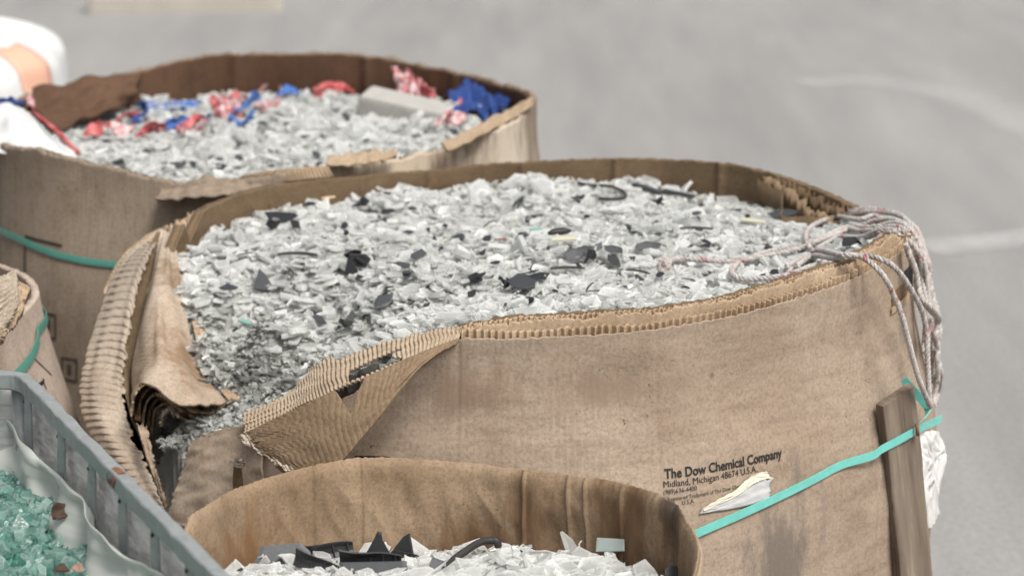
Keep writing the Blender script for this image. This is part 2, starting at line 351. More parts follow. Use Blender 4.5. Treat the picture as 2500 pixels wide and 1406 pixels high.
# ------------------------------------------------------------------ rings (round gaylord boxes)
class Ring:
    def __init__(s, c, R, bul=.05, zr=.9, zspan=.35, creases=(), crd=.006, seed=0, rough=.004, octa=.008, oph=.2, lean=(0, 0)):
        s.c = np.array(c, float); s.R0 = R; s.bul = bul; s.zr = zr; s.zs = zspan; s.cr = list(creases); s.crd = crd
        s.cor = []; s.dents = 0; s.seed = seed; s.rough = rough; s.octa = octa; s.oph = oph
    def R(s, th, z):
        q = np.clip((s.zr-z)/s.zs, 0, 1); b = s.bul*q*q*(3-2*q)
        r = s.R0+b+s.octa*np.cos(8*(th-s.oph))
        if s.rough:
            r = r+s.rough*noise2(np.cos(th)*2+5, np.sin(th)*2+z*3, s.seed, 2)+s.rough*.3*noise2(np.cos(th)*6, np.sin(th)*6+z*5, s.seed+1, 2)
        for q_ in s.cr:
            d = (th-q_[0]+PI) % (2*PI)-PI; r = r-(q_[2] if len(q_) > 2 else s.crd)*np.exp(-(d/q_[1])**2)
        for (a, wd, am) in s.cor:
            d = (th-a+PI) % (2*PI)-PI; r = r+am*np.exp(-np.abs(d/wd))
        if s.dents:     # shallow sideways buckles in the board
            r = r+.0019*np.abs(noise2(np.cos(th)*3+z*2, z*30+np.sin(th)*2, 431, 2))*np.clip(.5+noise2(np.cos(th)*4, np.sin(th)*4+z*6, 432, 1), 0, 1)
        return r
    def pt(s, th, z, off=0.0):
        th = np.asarray(th, float); z = np.asarray(z, float); r = s.R(th, z)+off
        return np.stack([s.c[0]+r*np.cos(th), s.c[1]+r*np.sin(th), z+0*th], -1)
    def hit(s, u, v, far=False, off=0.0):
        d = ray(u, v); t = np.linspace(1.2, 8, 9000); x = d[0]*t-s.c[0]; y = d[1]*t-s.c[1]; z = CAM_H+d[2]*t
        th = np.arctan2(y, x); f = np.hypot(x, y)-(s.R(th, z)+off); sg = f < 0
        i = np.where(sg[1:] & ~sg[:-1])[0] if not far else np.where(~sg[1:] & sg[:-1])[0]
        i = i[0] if len(i) else int(np.argmin(f))
        return float(th[i]), float(z[i])
def ztop_from(ring, pts, extra=(), default=None):
    """pts: (u,v,far) on the rim -> periodic function z(theta)"""
    L = [ring.hit(u, v, bool(f)) for (u, v, f) in pts]+list(extra)
    L = sorted([((a) % (2*PI), z) for a, z in L]); a = np.array([q[0] for q in L]); z = np.array([q[1] for q in L])
    a2 = np.concatenate([a-2*PI, a, a+2*PI]); z2 = np.concatenate([z, z, z])
    return lambda th: np.interp(np.asarray(th) % (2*PI), a2, z2)
def ring_wall(name, ring, ztop, zbot, oo, oi, mat, parent, N=900, M=30, t0=0, t1=2*PI, wavy=None, jag=.0015, roll=0, seed=0, curl=None, smooth=True):
    closed = abs(t1-t0-2*PI) < 1e-6
    th = np.linspace(t0, t1, N, endpoint=not closed)
    zt = ztop(th)+jag*noise2(th*60, th*0, 90+seed)+jag*.7*noise2(th*200, th*0, 91+seed)
    zb = zbot(th) if callable(zbot) else np.full(N, zbot)
    q = np.linspace(0, 1, M)**1.0; q = 1-(1-q)**1.6
    Z = zb[:, None]+(zt-zb)[:, None]*q[None]; T = np.repeat(th[:, None], M, 1)
    ow = 0
    if wavy: ow = wavy[1]*np.sin(T*wavy[0]+.7*noise2(T*14, Z*3, 70+seed))*np.clip(.95+.35*noise2(T*7, Z*4, 71+seed, 2), .45, 1.3)+.0012*noise2(T*9, Z*0, 72+seed, 2)
    cu = 0
    if curl is not None: cu = curl(T, Z, zt[:, None])
    O = ring.pt(T, Z, oo+ow+cu); I = ring.pt(T, Z, oi+ow+cu)
    if roll:   # the rim rolled over into a soft bead
        d = np.clip(1-(zt[:, None]-Z)/roll, 0, 1)
        for A, sg in ((O, -1), (I, 1)):
            mid = (O+I)/2
        mid = (O+I)/2; O = O+(mid-O)*(d**2)[..., None]*.65; I = I+(mid-I)*(d**2)[..., None]*.65
    V = np.stack([O, I]); v, f = solid_from_grid(V, None, closed)
    if parent is not None: v = v-np.array(parent.location)
    return mesh_obj(name, v, f, mat, parent, smooth)
class Heap:
    def __init__(s, pts, ring=None, inset=.03, bump_=.008, seed=0, inside=None):
        s.p = np.array(pts, float); s.ring = ring; s.inset = inset; s.b = bump_; s.seed = seed; s.ins = inside
        A = np.c_[s.p[:, :2], np.ones(len(s.p))]; s.k = np.linalg.lstsq(A, s.p[:, 2], rcond=None)[0]; s.res = s.p[:, 2]-A@s.k
    def z(s, x, y):
        x = np.asarray(x, float); y = np.asarray(y, float)
        d2 = (x[..., None]-s.p[:, 0])**2+(y[..., None]-s.p[:, 1])**2+4e-4; wt = 1/d2**1.5
        zz = (wt*s.res).sum(-1)/wt.sum(-1)
        return s.k[0]*x+s.k[1]*y+s.k[2]+zz+s.b*noise2(x*9, y*9, 200+s.seed)
    def inside(s, x, y, ex=0):
        if s.ins is not None: return s.ins(x, y)
        dx = x-s.ring.c[0]; dy = y-s.ring.c[1]; th = np.arctan2(dy, dx)
        return np.hypot(dx, dy) < s.ring.R(th, .85)-s.inset-ex
    def hit(s, u, v):
        d = ray(u, v); t = np.linspace(1.5, 7, 7000); x = d[0]*t; y = d[1]*t; z = CAM_H+d[2]*t
        f = (z < s.z(x, y)) & s.inside(x, y)
        i = int(np.argmax(f)) if f.any() else int(np.argmin(np.abs(z-s.z(x, y))))
        return np.array([x[i], y[i], float(s.z(x[i:i+1], y[i:i+1])[0])])
    def base(s, name, mat, x0, x1, y0, y1, n, drop=.02, parent=None):
        xs, ys = np.meshgrid(np.linspace(x0, x1, n), np.linspace(y0, y1, n), indexing='ij')
        G = np.stack([xs, ys, s.z(xs, ys)-drop+.006*noise2(xs*60, ys*60, 300)], -1)
        B = G.copy(); B[..., 2] -= .12
        k = s.inside((xs[:-1, :-1]+xs[1:, 1:])/2, (ys[:-1, :-1]+ys[1:, 1:])/2, .004)
        v, f = solid_from_grid(np.stack([G, B]), k)
        return v, f

# ================================================================== GROUND
g = mesh_obj('ground', [(-400, -60, 0), (400, -60, 0), (400, 900, 0), (-400, 900, 0)], [(0, 1, 2, 3)], M_asph); kind(g, 'structure')
def paint_strip(pix, wd, amt):
    c = cr([PZ(u, v, .004) for u, v in pix], 40); t = np.gradient(c, axis=0); t /= np.linalg.norm(t, axis=1)[:, None]
    s = np.stack([-t[:, 1], t[:, 0], 0*t[:, 0]], -1); wv = wd*(1+.06*noise2(np.linspace(0, 9, 40), np.zeros(40), 3))[:, None]
    K = np.linspace(-1, 1, 7); v = (c[:, None]+s[:, None]*wv[:, None]*K[None, :, None]).reshape(-1, 3); i7 = np.arange(280).reshape(40, 7)
    f = np.stack([i7[:-1, :-1], i7[1:, :-1], i7[1:, 1:], i7[:-1, 1:]], -1).reshape(-1, 4)
    return mesh_obj('painted_line', v, f, M_paint, g, attr={'shade': np.tile(amt*(1-np.abs(K)**3), 40)})
paint_strip([(2255, 604), (2300, 601), (2400, 592), (2520, 578), (2700, 560)], .12, .6)
paint_strip([(1960, 205), (2100, 196), (2220, 210), (2330, 232), (2420, 265), (2520, 310), (2640, 380)], .17, .40)
# beige concrete wheel stop far behind
bl = np.array([PZ(210, 36, 0), PZ(690, 30, 0)])
d_ = bl[1]-bl[0]; L_ = np.linalg.norm(d_); d_ /= L_; nrm = np.array([-d_[1], d_[0], 0])
prof = [(0, 0), (0, .09), (.035, .14), (.13, .14), (.165, .09), (.165, 0)]
vv = []; ff = []
for e, s_ in enumerate((0, .03, L_-.03, L_)):
    for (a, h) in prof: vv.append(bl[0]+d_*s_+nrm*(.1+(a-.08)*(1 if e in (1, 2) else .8))+np.array([0, 0, h*(1 if e in (1, 2) else .85)]))
for e in range(3):
    for i in range(5): ff.append((e*6+i, e*6+i+1, e*6+7+i, e*6+6+i))
ff += [tuple(range(5, -1, -1)), tuple(range(18, 24))]
tag(mesh_obj('wheel_stop', vv, ff, M_kerb), 'blurred beige concrete block lying on the asphalt far behind the boxes', 'kerb block')

# ================================================================== FAR BOX
CF = card('far_box_cardboard', (.255, .200, .150), (.30, .240, .182), (.15, .105, .072), ring=(-.54, 4.5, .6), ringamt=.2, blotches=[((-.02, 4.25, .85), .17, (.66, .57, .46), (1, 1, .8)), ((-.2, 4.02, .85), .15, (.60, .50, .38), (1, 1, 1))])  # two cream patches blended into the right side of the wall
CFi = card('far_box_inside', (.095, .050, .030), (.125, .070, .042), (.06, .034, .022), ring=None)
CFf = card('far_box_bare_fluting', (.36, .27, .185), (.42, .32, .22), (.26, .18, .11))
far = Ring((-.54, 4.5), .585, .03, .9, .3, creases=[(a, .025) for a in (.75, 1.2, 1.75, 2.35, 2.9, -2.45, -1.1)], crd=.010, seed=3, rough=.007)
zfar = ztop_from(far, [(40, 242, 1), (150, 212, 1), (250, 188, 1), (345, 170, 1), (430, 148, 1), (520, 132, 1), (640, 130, 1), (820, 128, 1), (900, 136, 1), (1050, 163, 1), (1150, 182, 1), (1230, 205, 1),
     (1270, 290, 0), (1180, 325, 0), (1090, 365, 0), (1000, 385, 0), (900, 400, 0), (760, 420, 0), (620, 436, 0), (450, 452, 0), (350, 432, 0), (250, 408, 0), (180, 392, 0), (90, 368, 0), (0, 350, 0), (-60, 335, 0)])
fb_ = thing('cardboard_box', 'blurred brown round cardboard box farthest back with torn coloured bags in it', 'cardboard box', (-.54, 4.5, 0), 'round cardboard boxes of broken glass')
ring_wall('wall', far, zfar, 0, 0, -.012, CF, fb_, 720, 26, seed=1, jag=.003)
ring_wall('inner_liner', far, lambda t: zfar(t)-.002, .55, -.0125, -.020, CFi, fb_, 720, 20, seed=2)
# torn rim pieces of the far box
sheet('torn_flap', [[(400, 460, 3.95), (440, 452, 3.95), (480, 440, 3.95), (530, 432, 3.95), (590, 436, 3.94), (640, 448, 3.93)],
                    [(380, 490, 3.88), (430, 485, 3.87), (480, 482, 3.86), (540, 478, 3.86), (590, 470, 3.87), (640, 458, 3.90)]], 16, 60, CF, fb_, .004, wrinkle=.004)
sheet('fluting', [[(590, 428, 3.94), (660, 416, 3.93), (730, 410, 3.93), (800, 405, 3.94)], [(620, 452, 3.925), (680, 446, 3.92), (740, 440, 3.92), (815, 432, 3.93)]], 10, 180, CFf, fb_, .003, flute=('t', 24, .003))
sheet('torn_flap', [[(800, 382, 3.97), (880, 374, 3.98), (940, 366, 4.0), (972, 372, 4.02)], [(795, 406, 3.94), (880, 402, 3.95), (935, 392, 3.97), (968, 382, 4.0)]], 10, 50, CFf, fb_, .003, wrinkle=.004)
sheet('folded_rim', [[(1075, 352, 4.05), (1160, 312, 4.15), (1240, 268, 4.3), (1296, 240, 4.45)], [(1095, 372, 4.03), (1175, 332, 4.12), (1250, 292, 4.27), (1304, 258, 4.42)]], 12, 60, CFf, fb_, .006, wrinkle=.004)
# the crumpled side folded inwards at the left
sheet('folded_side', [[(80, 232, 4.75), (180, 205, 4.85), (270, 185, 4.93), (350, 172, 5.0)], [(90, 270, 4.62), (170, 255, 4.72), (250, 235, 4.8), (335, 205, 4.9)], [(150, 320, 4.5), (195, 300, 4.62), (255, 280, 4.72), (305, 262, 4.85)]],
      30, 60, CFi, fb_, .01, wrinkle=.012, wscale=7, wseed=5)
# printing
def ink_on(ring, pix, wd, parent, name='printed_line', off=.0016, mat=None, far_=False):
    L = np.array([ring.hit(u, v) for u, v in pix]); th = np.unwrap(L[:, 0]); c = cr(np.c_[th, L[:, 1]], 24)
    m = ring.pt(c[:, 0], c[:, 1], off); t = np.gradient(m, axis=0); t /= np.linalg.norm(t, axis=1)[:, None]+1e-9
    nr = np.stack([np.cos(c[:, 0]), np.sin(c[:, 0]), 0*c[:, 0]], -1); s = np.cross(nr, t)*wd/2
    V = np.stack([np.stack([m-s, m+s], 1), np.stack([m-s-nr*.001, m+s-nr*.001], 1)]); v, f = solid_from_grid(V)
    return mesh_obj(name, v-np.array(parent.location), f, mat or M_ink, parent)
M_inkf = plain('faded_ink', (.05, .038, .032), .8)
ink_on(far, [(62, 576), (110, 590), (152, 600)], .006, fb_, mat=M_inkf); ink_on(far, [(62, 600), (62, 680), (66, 760)], .006, fb_, mat=M_inkf)
for (x0, y0, x1, y1) in ((94, 762, 136, 826), (152, 872, 188, 930)):
    for q in ([(x0, y0), (x1, y0+6)], [(x1, y0+6), (x1, y1)], [(x1, y1), (x0, y1-8)], [(x0, y1-8), (x0, y0)]): ink_on(far, q, .004, fb_, mat=M_inkf)
    ink_on(far, [(x0+13, y0+28), (x1-13, y0+30)], .02, fb_, mat=M_inkf)
def strap_on(name, ring, pix, wd, mat, extra=None, off=.004):
    L = np.array([ring.hit(u, v) for u, v in pix]); th = np.unwrap(L[:, 0]); c = cr(np.c_[th, L[:, 1]], 80)
    sg = 1 if th[-1] > th[0] else -1; q = np.linspace(0, 1, 90)[1:]; t1 = th[0]+sg*2*PI      # on round the hidden side
    c = np.concatenate([c, np.c_[c[-1, 0]+(t1-c[-1, 0])*q, c[-1, 1]+(c[0, 1]-c[-1, 1])*q]]); n = len(c); O = []
    for k in (0, 1):
        row = np.stack([ring.pt(c[:, 0], c[:, 1]+wd/2, off-.0012*k), ring.pt(c[:, 0], c[:, 1], off+.0004-.0012*k), ring.pt(c[:, 0], c[:, 1]-wd/2, off-.0012*k)], 1); O.append(row)
    v, f = solid_from_grid(np.stack(O)); return mesh_obj(name, v, f, mat)
tag(strap_on('plastic_strap', far, [(-120, 470), (-60, 508), (0, 552), (60, 588), (130, 617), (200, 634), (280, 645), (360, 650)], .0120, M_strapd), 'green plastic strap round the brown box at the back left', 'strap', 'plastic straps round the boxes')
hp = [PZ(450, 440, .862), PZ(620, 425, .872), PZ(800, 396, .874), PZ(1000, 375, .874), PZ(1180, 310, .87), PZ(700, 330, .872), PZ(600, 260, .855), PZ(820, 240, .85), PZ(1000, 260, .86), PZ(380, 300, .835), PZ(250, 330, .835), PZ(200, 380, .845), PZ(1150, 250, .85)]
Hfar = Heap(hp, far, .03, .008, 1)

# ================================================================== MAIN BOX
mc = (.018, 3.39)
main = Ring(mc, .618, .045, .89, .30, seed=7, rough=.0035, octa=.006, oph=.25)
crs = [(main.hit(u, v, True)[0], .012) for u, v in ((635, 470), (870, 450), (1040, 440), (1275, 425), (1512, 410), (1775, 430))]

crs += [(main.hit(2112, 800)[0], .008), (main.hit(2140, 1000)[0], .006), (main.hit(1602, 900)[0], .0035), (main.hit(1118, 900)[0], .0035)]
main.cr = [(a_, w_, .006 if w_ > .01 else (.003 if w_ > .005 else .0012)) for a_, w_ in crs]; main.dents = 1
CM = card('main_box_cardboard', (.335, .254, .188), (.425, .338, .260), (.21, .140, .094), ring=(*mc, .64), ringamt=.11, fiber=(11, 11, 70), streak=.55,
          blotches=[(tuple(main.pt(*main.hit(1905, 1330))), .080, (.165, .138, .115), (1, 1, .8)), (tuple(main.pt(*main.hit(1130, 960))), .09, (.25, .178, .127), (1, 1, 2.2)),
                  (tuple(main.pt(*main.hit(1500, 950))), .10, (.28, .205, .15), (1, 1, 3.2)),
                  (tuple(main.pt(*main.hit(1738, 916))), .006, (.16, .12, .09), (1, 1, 1))])
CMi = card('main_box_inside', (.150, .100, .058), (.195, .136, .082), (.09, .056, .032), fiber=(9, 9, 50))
CE = card('cardboard_edge', (.40, .29, .19), (.50, .38, .26), (.27, .175, .105))
CFl = card('bare_fluting', (.37, .285, .20), (.46, .37, .275), (.28, .195, .13), streak=.3)
CFw = card('weathered_fluting', (.33, .265, .205), (.45, .375, .30), (.25, .18, .125), streak=.3)
CFp = card('pale_bare_fluting', (.43, .36, .285), (.52, .45, .365), (.36, .27, .20), streak=.3)
zo_pts = [(1050, 848, 0), (1134, 825, 0), (1250, 828, 0), (1401, 820, 0), (1602, 804, 0), (1763, 777, 0), (1880, 748, 0), (1977, 720, 0), (2060, 690, 0), (2119, 663, 0), (2180, 628, 0), (2215, 600, 0)]
zl_pts = [(960, 905, 0), (880, 950, 0), (800, 990, 0), (700, 1020, 0), (600, 1040, 0), (520, 1056, 0), (486, 1066, 0), (466, 1080, 0), (456, 1112, 0), (440, 1160, 0), (426, 1205, 0), (413, 1250, 0)]
zb_pts = [(420, 545, 1), (470, 512, 1), (540, 480, 1), (640, 452, 1), (760, 436, 1), (900, 424, 1), (1050, 412, 1), (1200, 396, 1), (1350, 388, 1), (1520, 383, 1), (1680, 388, 1), (1780, 396, 1), (1900, 420, 1), (2000, 455, 1), (2100, 500, 1), (2180, 540, 1)]
lext = [(math.radians(160), .845), (math.radians(172), .80), (math.radians(185), .72), (math.radians(197), .62), (math.radians(206), .52), (math.radians(211), .47)]
zout = ztop_from(main, zo_pts+zl_pts+[(u, v+6, f) for u, v, f in zb_pts], lext)
zi_pts = [(1020, 835, 0), (1134, 800, 0), (1264, 781, 0), (1485, 769, 0), (1600, 762, 0), (1763, 737, 0), (1905, 698, 0), (2000, 668, 0), (2083, 641, 0), (2150, 605, 0), (2190, 580, 0)]
zin = ztop_from(main, zi_pts+zl_pts+zb_pts, lext)
mb = thing('cardboard_box', 'large round tan cardboard box of clear broken glass with printed company name', 'cardboard box', (*mc, 0), 'round cardboard boxes of broken glass')
ring_wall('wall', main, zout, 0, 0, -.003, CM, mb, 1300, 60, seed=3, jag=.0011)
fr = [main.hit(1100, 830)[0], main.hit(2215, 600)[0]]
ring_wall('fluting', main, lambda t: zout(t)+.010+.0018*noise2(t*9, t*0, 411), lambda t: zout(t)-.035, -.0068, -.0076, CE, mb, 2600, 6, fr[0], fr[1], wavy=(2*PI/(.0098/.618), .0038), jag=.001, seed=4)
ring_wall('middle_liner', main, lambda t: zin(t)-.003+.0025*noise2(t*13, t*0, 412), lambda t: zin(t)-.08, -.0100, -.0135, CE, mb, 1200, 8, fr[0], fr[1], seed=5, jag=.0022)
ring_wall('fluting', main, lambda t: zin(t), lambda t: zin(t)-.03, -.0160, -.0168, CE, mb, 2600, 5, fr[0], fr[1], wavy=(2*PI/(.0070/.618), .0022), jag=.001, seed=6)
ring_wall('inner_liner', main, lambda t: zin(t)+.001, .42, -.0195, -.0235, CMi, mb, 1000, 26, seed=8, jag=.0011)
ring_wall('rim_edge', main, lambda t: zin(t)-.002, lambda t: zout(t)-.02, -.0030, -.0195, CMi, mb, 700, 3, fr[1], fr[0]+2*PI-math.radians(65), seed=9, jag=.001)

# broken plies at the back right of the rim
def zig(pix, n_teeth, amp, hgt, name='broken_ply', mat=None, thick=.0016):
    a = np.array([P(*q) if len(q) == 3 else main.pt(*main.hit(q[0], q[1], True), -q[3]) for q in pix]); c = cr(a, n_teeth*8); t = np.gradient(c, axis=0); t /= np.linalg.norm(t, axis=1)[:, None]
    s = np.stack([-t[:, 1], t[:, 0], 0*t[:, 0]], -1); ph = np.arange(len(c))/8*2*PI
    tri = np.arcsin(np.sin(ph+.6*noise2(ph*.2, ph*0, 5)))/(PI/2); c = c+s*(amp*tri*(.6+.5*noise2(ph*.15, ph*0, 6)))[:, None]
    top = c+np.array([0, 0, 1])*(.004*noise2(ph*.3, ph*0, 8))[:, None]; bot = c-np.array([0, 0, hgt]); q = s*thick/2
    V = np.stack([np.stack([top+q, bot+q], 1), np.stack([top-q, bot-q], 1)]); v, f = solid_from_grid(V)
    return mesh_obj(name, v-np.array(mb.location), f, mat or CE, mb, True)
CFo2 = card('brown_ply', (.24, .165, .10), (.31, .225, .145), (.15, .095, .055))
W4 = lambda *q: [(u, v, 0, o) for u, v, o in q]
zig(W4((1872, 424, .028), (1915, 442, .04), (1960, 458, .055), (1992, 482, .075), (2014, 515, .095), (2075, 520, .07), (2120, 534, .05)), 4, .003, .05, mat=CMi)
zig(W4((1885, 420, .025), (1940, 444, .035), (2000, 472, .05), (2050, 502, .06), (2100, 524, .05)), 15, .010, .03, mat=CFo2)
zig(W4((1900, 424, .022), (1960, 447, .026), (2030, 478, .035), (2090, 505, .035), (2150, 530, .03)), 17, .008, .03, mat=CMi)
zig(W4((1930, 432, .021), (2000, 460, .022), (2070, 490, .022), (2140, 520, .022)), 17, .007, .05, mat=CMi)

# left side: the outer ply curling outwards with bare flutes
sheet('curled_flap', [
    [(398, 560, 3.66), (392, 566, 3.66), (386, 574, 3.65), (384, 584, 3.64)],
    [(322, 612, 3.60), (345, 606, 3.59), (366, 606, 3.56), (372, 616, 3.53)],
    [(286, 655, 3.54), (312, 648, 3.52), (340, 646, 3.49), (352, 664, 3.45)],
    [(252, 730, 3.46), (282, 722, 3.43), (316, 720, 3.40), (332, 745, 3.37)],
    [(224, 815, 3.38), (258, 808, 3.35), (298, 808, 3.32), (319, 830, 3.30)],
    [(203, 890, 3.31), (240, 886, 3.28), (284, 890, 3.26), (311, 908, 3.24)],
    [(193, 955, 3.25), (232, 956, 3.21), (280, 962, 3.20), (311, 975, 3.19)],
    [(208, 1030, 3.19), (246, 1026, 3.15), (292, 1036, 3.15), (322, 1045, 3.14)],
    [(250, 1105, 3.13), (284, 1102, 3.10), (322, 1110, 3.10), (350, 1112, 3.10)],
    [(300, 1180, 3.08), (330, 1176, 3.05), (360, 1180, 3.05), (378, 1178, 3.06)],
    [(350, 1262, 3.02), (372, 1258, 3.00), (394, 1256, 3.00), (404, 1250, 3.02)]],
    640, 40, CFw, mb, .003, saw=True, flute=('s', 44, .0021), wrinkle=.0016, wscale=9, jag=(.04, .16, 0, 0), wseed=2, fmask=lambda a, b: np.clip(.9+.4*noise2(a*9, b*3, 401, 2), .45, 1.15))
sheet('flap_back', [[(405, 556, 3.70), (360, 576, 3.67), (318, 608, 3.63), (284, 652, 3.57), (256, 705, 3.50)], [(402, 566, 3.66), (366, 590, 3.62), (326, 616, 3.60), (290, 658, 3.545), (256, 718, 3.475)]], 10, 120, CE, mb, .003, flute=('t', 26, .0014), wrinkle=.001)
# shade of the gap between flap and roll, put in as a dark board
sheet('gap_shade_board', [[(384, 566, 3.63), (346, 636, 3.52), (320, 726, 3.42), (306, 820, 3.33), (304, 920, 3.25), (312, 1000, 3.19), (345, 1080, 3.12), (378, 1160, 3.07), (405, 1240, 3.03)],
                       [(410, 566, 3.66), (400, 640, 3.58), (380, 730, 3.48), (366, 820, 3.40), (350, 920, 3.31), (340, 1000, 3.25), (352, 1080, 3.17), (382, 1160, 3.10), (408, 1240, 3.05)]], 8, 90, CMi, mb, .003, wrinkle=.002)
# the inner board folded over, smooth face up
CR_ = card('folded_board_face', (.36, .275, .20), (.52, .43, .345), (.20, .125, .075), fiber=(8, 8, 8), blotches=[(tuple(P(470, 900, 3.2)), .085, (.23, .145, .085), (1, 1, .7)), (tuple(P(435, 690, 3.42)), .07, (.21, .14, .085), (1, 1, .8))])
sheet('folded_flap', [
    [(398, 566, 3.64), (404, 566, 3.635), (410, 568, 3.63), (418, 572, 3.62)],
    [(378, 655, 3.50), (392, 648, 3.46), (410, 648, 3.46), (430, 655, 3.48)],
    [(358, 740, 3.40), (380, 728, 3.34), (408, 726, 3.34), (446, 735, 3.38)],
    [(344, 820, 3.32), (372, 806, 3.24), (412, 806, 3.25), (462, 815, 3.29)],
    [(335, 890, 3.26), (368, 876, 3.17), (420, 882, 3.17), (488, 892, 3.22)],
    [(330, 950, 3.22), (352, 920, 3.12), (408, 932, 3.11), (470, 968, 3.12), (520, 950, 3.16)][0:1]+[(352, 918, 3.12), (424, 938, 3.10), (520, 948, 3.15)],
    [(332, 1000, 3.20), (348, 938, 3.09), (436, 990, 3.06), (556, 988, 3.10)]],
    110, 60, CR_, mb, .004, flute=('s', 40, .0008), wrinkle=.0045, wscale=8, wseed=9, jag=(0, 0, 0, .02))
# fluted edges beside the folded face
for k, (dx, dy, dz) in enumerate(((6, 0, .004), (18, 2, .012))):
    sheet('ply_edge', [[(424+dx*.3, 575+dy, 3.63+dz), (438+dx*.7, 655, 3.49+dz), (452+dx, 735, 3.39+dz), (468+dx, 815, 3.30+dz), (492+dx, 885, 3.23+dz), (524+dx*1.2, 945, 3.16+dz), (556+dx*1.2, 985, 3.11+dz)],
                       [(432+dx*.4, 575+dy, 3.64+dz), (450+dx*.7, 655, 3.50+dz), (465+dx, 735, 3.40+dz), (480+dx, 812, 3.31+dz), (506+dx, 880, 3.24+dz), (536+dx*1.2, 938, 3.17+dz), (568+dx*1.2, 978, 3.12+dz)]],
          10, 420, CE, mb, .0015, flute=('t', 52, .0034), wseed=3+k)
sheet('broken_ply', [[(400, 556, 3.69), (412, 560, 3.67), (424, 572, 3.65), (436, 600, 3.62), (446, 620, 3.6)], [(420, 580, 3.66), (430, 600, 3.62), (440, 620, 3.60), (452, 650, 3.57), (458, 680, 3.55)]], 6, 90, CMi, mb, .002, flute=('t', 9, .005))
zig([(395, 558, 3.68), (412, 552, 3.69), (440, 540, 3.72), (475, 520, 3.76), (505, 508, 3.79)], 14, .006, .05)
zig([(404, 566, 3.66), (424, 560, 3.68), (450, 545, 3.72), (485, 522, 3.76)], 12, .006, .05)
zig([(415, 575, 3.64), (432, 585, 3.62), (446, 600, 3.62), (455, 630, 3.6), (458, 660, 3.57)], 7, .009, .06)
# the roll of plies hanging below the folded face
for k in range(5):
    q = k*12; w_ = 1-.13*k; dy = .012*k
    base_ = [(322+q*1.0, 1018+q*.9), (330+q, 965+q*.9), (352+q*.9, 940+q), (385+q*.5, 940+q*1.1), (420+q*.25, 968+q), (470-q*.1, 1004+q*.55), (520-q*.6, 1008+q*.3), (562-q*1.2, 984+q*.3)]
    r0 = [(u, v, 3.075+dy+.03*abs(i-3)/4) for i, (u, v) in enumerate(base_)]; r1 = [(u+2, v-14, y+.10) for u, v, y in r0]
    sheet('rolled_ply', [r0, r1], 8, 120, [CE, CMi, CFl, CMi, CE][k], mb, .0022, wrinkle=.0035, wscale=12, wseed=20+k, jag=(0, 0, .12, 0))
sheet('torn_liner', [[(392, 1045, 3.09), (400, 1012, 3.08), (414, 1005, 3.07), (424, 1018, 3.07), (436, 1016, 3.07)], [(398, 1030, 3.12), (404, 1000, 3.11), (416, 992, 3.10), (428, 1000, 3.10), (440, 1004, 3.10)]], 10, 60, CFp, mb, .001, wrinkle=.003, wscale=30, jag=(0, 0, .4, 0))
sheet('torn_liner', [[(332, 1035, 3.10), (345, 1080, 3.06), (362, 1130, 3.03), (384, 1190, 3.01), (402, 1240, 3.0)], [(362, 1048, 3.09), (372, 1090, 3.055), (384, 1135, 3.03), (396, 1185, 3.01), (410, 1238, 3.0)]], 14, 80, CM, mb, .002, wrinkle=.004, wseed=12, jag=(.0, .0, .1, .4))

# front: the peeled ply with bare flutes, and the strip folded out and down
up_ = [(1128, 800, 2.80), (1060, 806, 2.80), (1000, 818, 2.80), (930, 838, 2.81), (862, 862, 2.83), (790, 878, 2.86), (752, 906, 2.88), (715, 950, 2.90), (655, 985, 2.91), (594, 1012, 2.92)]
mi_ = [(1125, 816, 2.79), (1062, 826, 2.785), (1000, 846, 2.785), (930, 872, 2.79), (862, 902, 2.80), (795, 928, 2.82), (752, 950, 2.84), (712, 984, 2.85), (655, 1012, 2.86), (596, 1035, 2.87)]
lo_ = [(1118, 832, 2.775), (1060, 850, 2.770), (1000, 878, 2.765), (935, 905, 2.765), (862, 936, 2.765), (800, 962, 2.775), (750, 985, 2.785), (708, 1008, 2.80), (655, 1038, 2.81), (598, 1062, 2.82)]
def hole1(s, t): return (s > .50) & (s < .93) & (t > .27+.02*np.sin(s*20)) & (t < .46) & (t-.27 > (.5-s)*.5)
sheet('peeled_ply', [up_, mi_, lo_], 40, 520, CFl, mb, .003, flute=('t', 56, .0023), wrinkle=.0015, wseed=4, hole=hole1, jag=(0, .01, .10, 0))
fo_ = [(1122, 829, 2.768), (1062, 848, 2.757), (1005, 872, 2.750), (945, 898, 2.745), (870, 932, 2.742), (800, 962, 2.748), (720, 1000, 2.765), (650, 1032, 2.785), (584, 1064, 2.81)]
fm_ = [(1118, 833, 2.764), (1052, 866, 2.745), (992, 912, 2.725), (936, 964, 2.712), (872, 1016, 2.705), (812, 1052, 2.710), (748, 1080, 2.722), (684, 1098, 2.742), (622, 1098, 2.775)]
fl_ = [(1114, 838, 2.760), (1040, 886, 2.738), (984, 942, 2.720), (932, 1012, 2.700), (876, 1080, 2.692), (828, 1136, 2.690), (784, 1168, 2.695), (742, 1180, 2.705), (704, 1164, 2.728)]
CFo = card('peeled_liner_inside', (.215, .150, .092), (.265, .19, .12), (.14, .088, .05), streak=.3)
def hole2(s, t): return (t > .47) & (t < .60) & (s < .42-abs(t-.53)*6.4)
sheet('folded_strip', [fo_, fm_, fl_], 60, 380, CFo, mb, .003, flute=('t', 34, .0004), wrinkle=.0008, wseed=6, hole=hole2, jag=(0, .05, 0, .01))
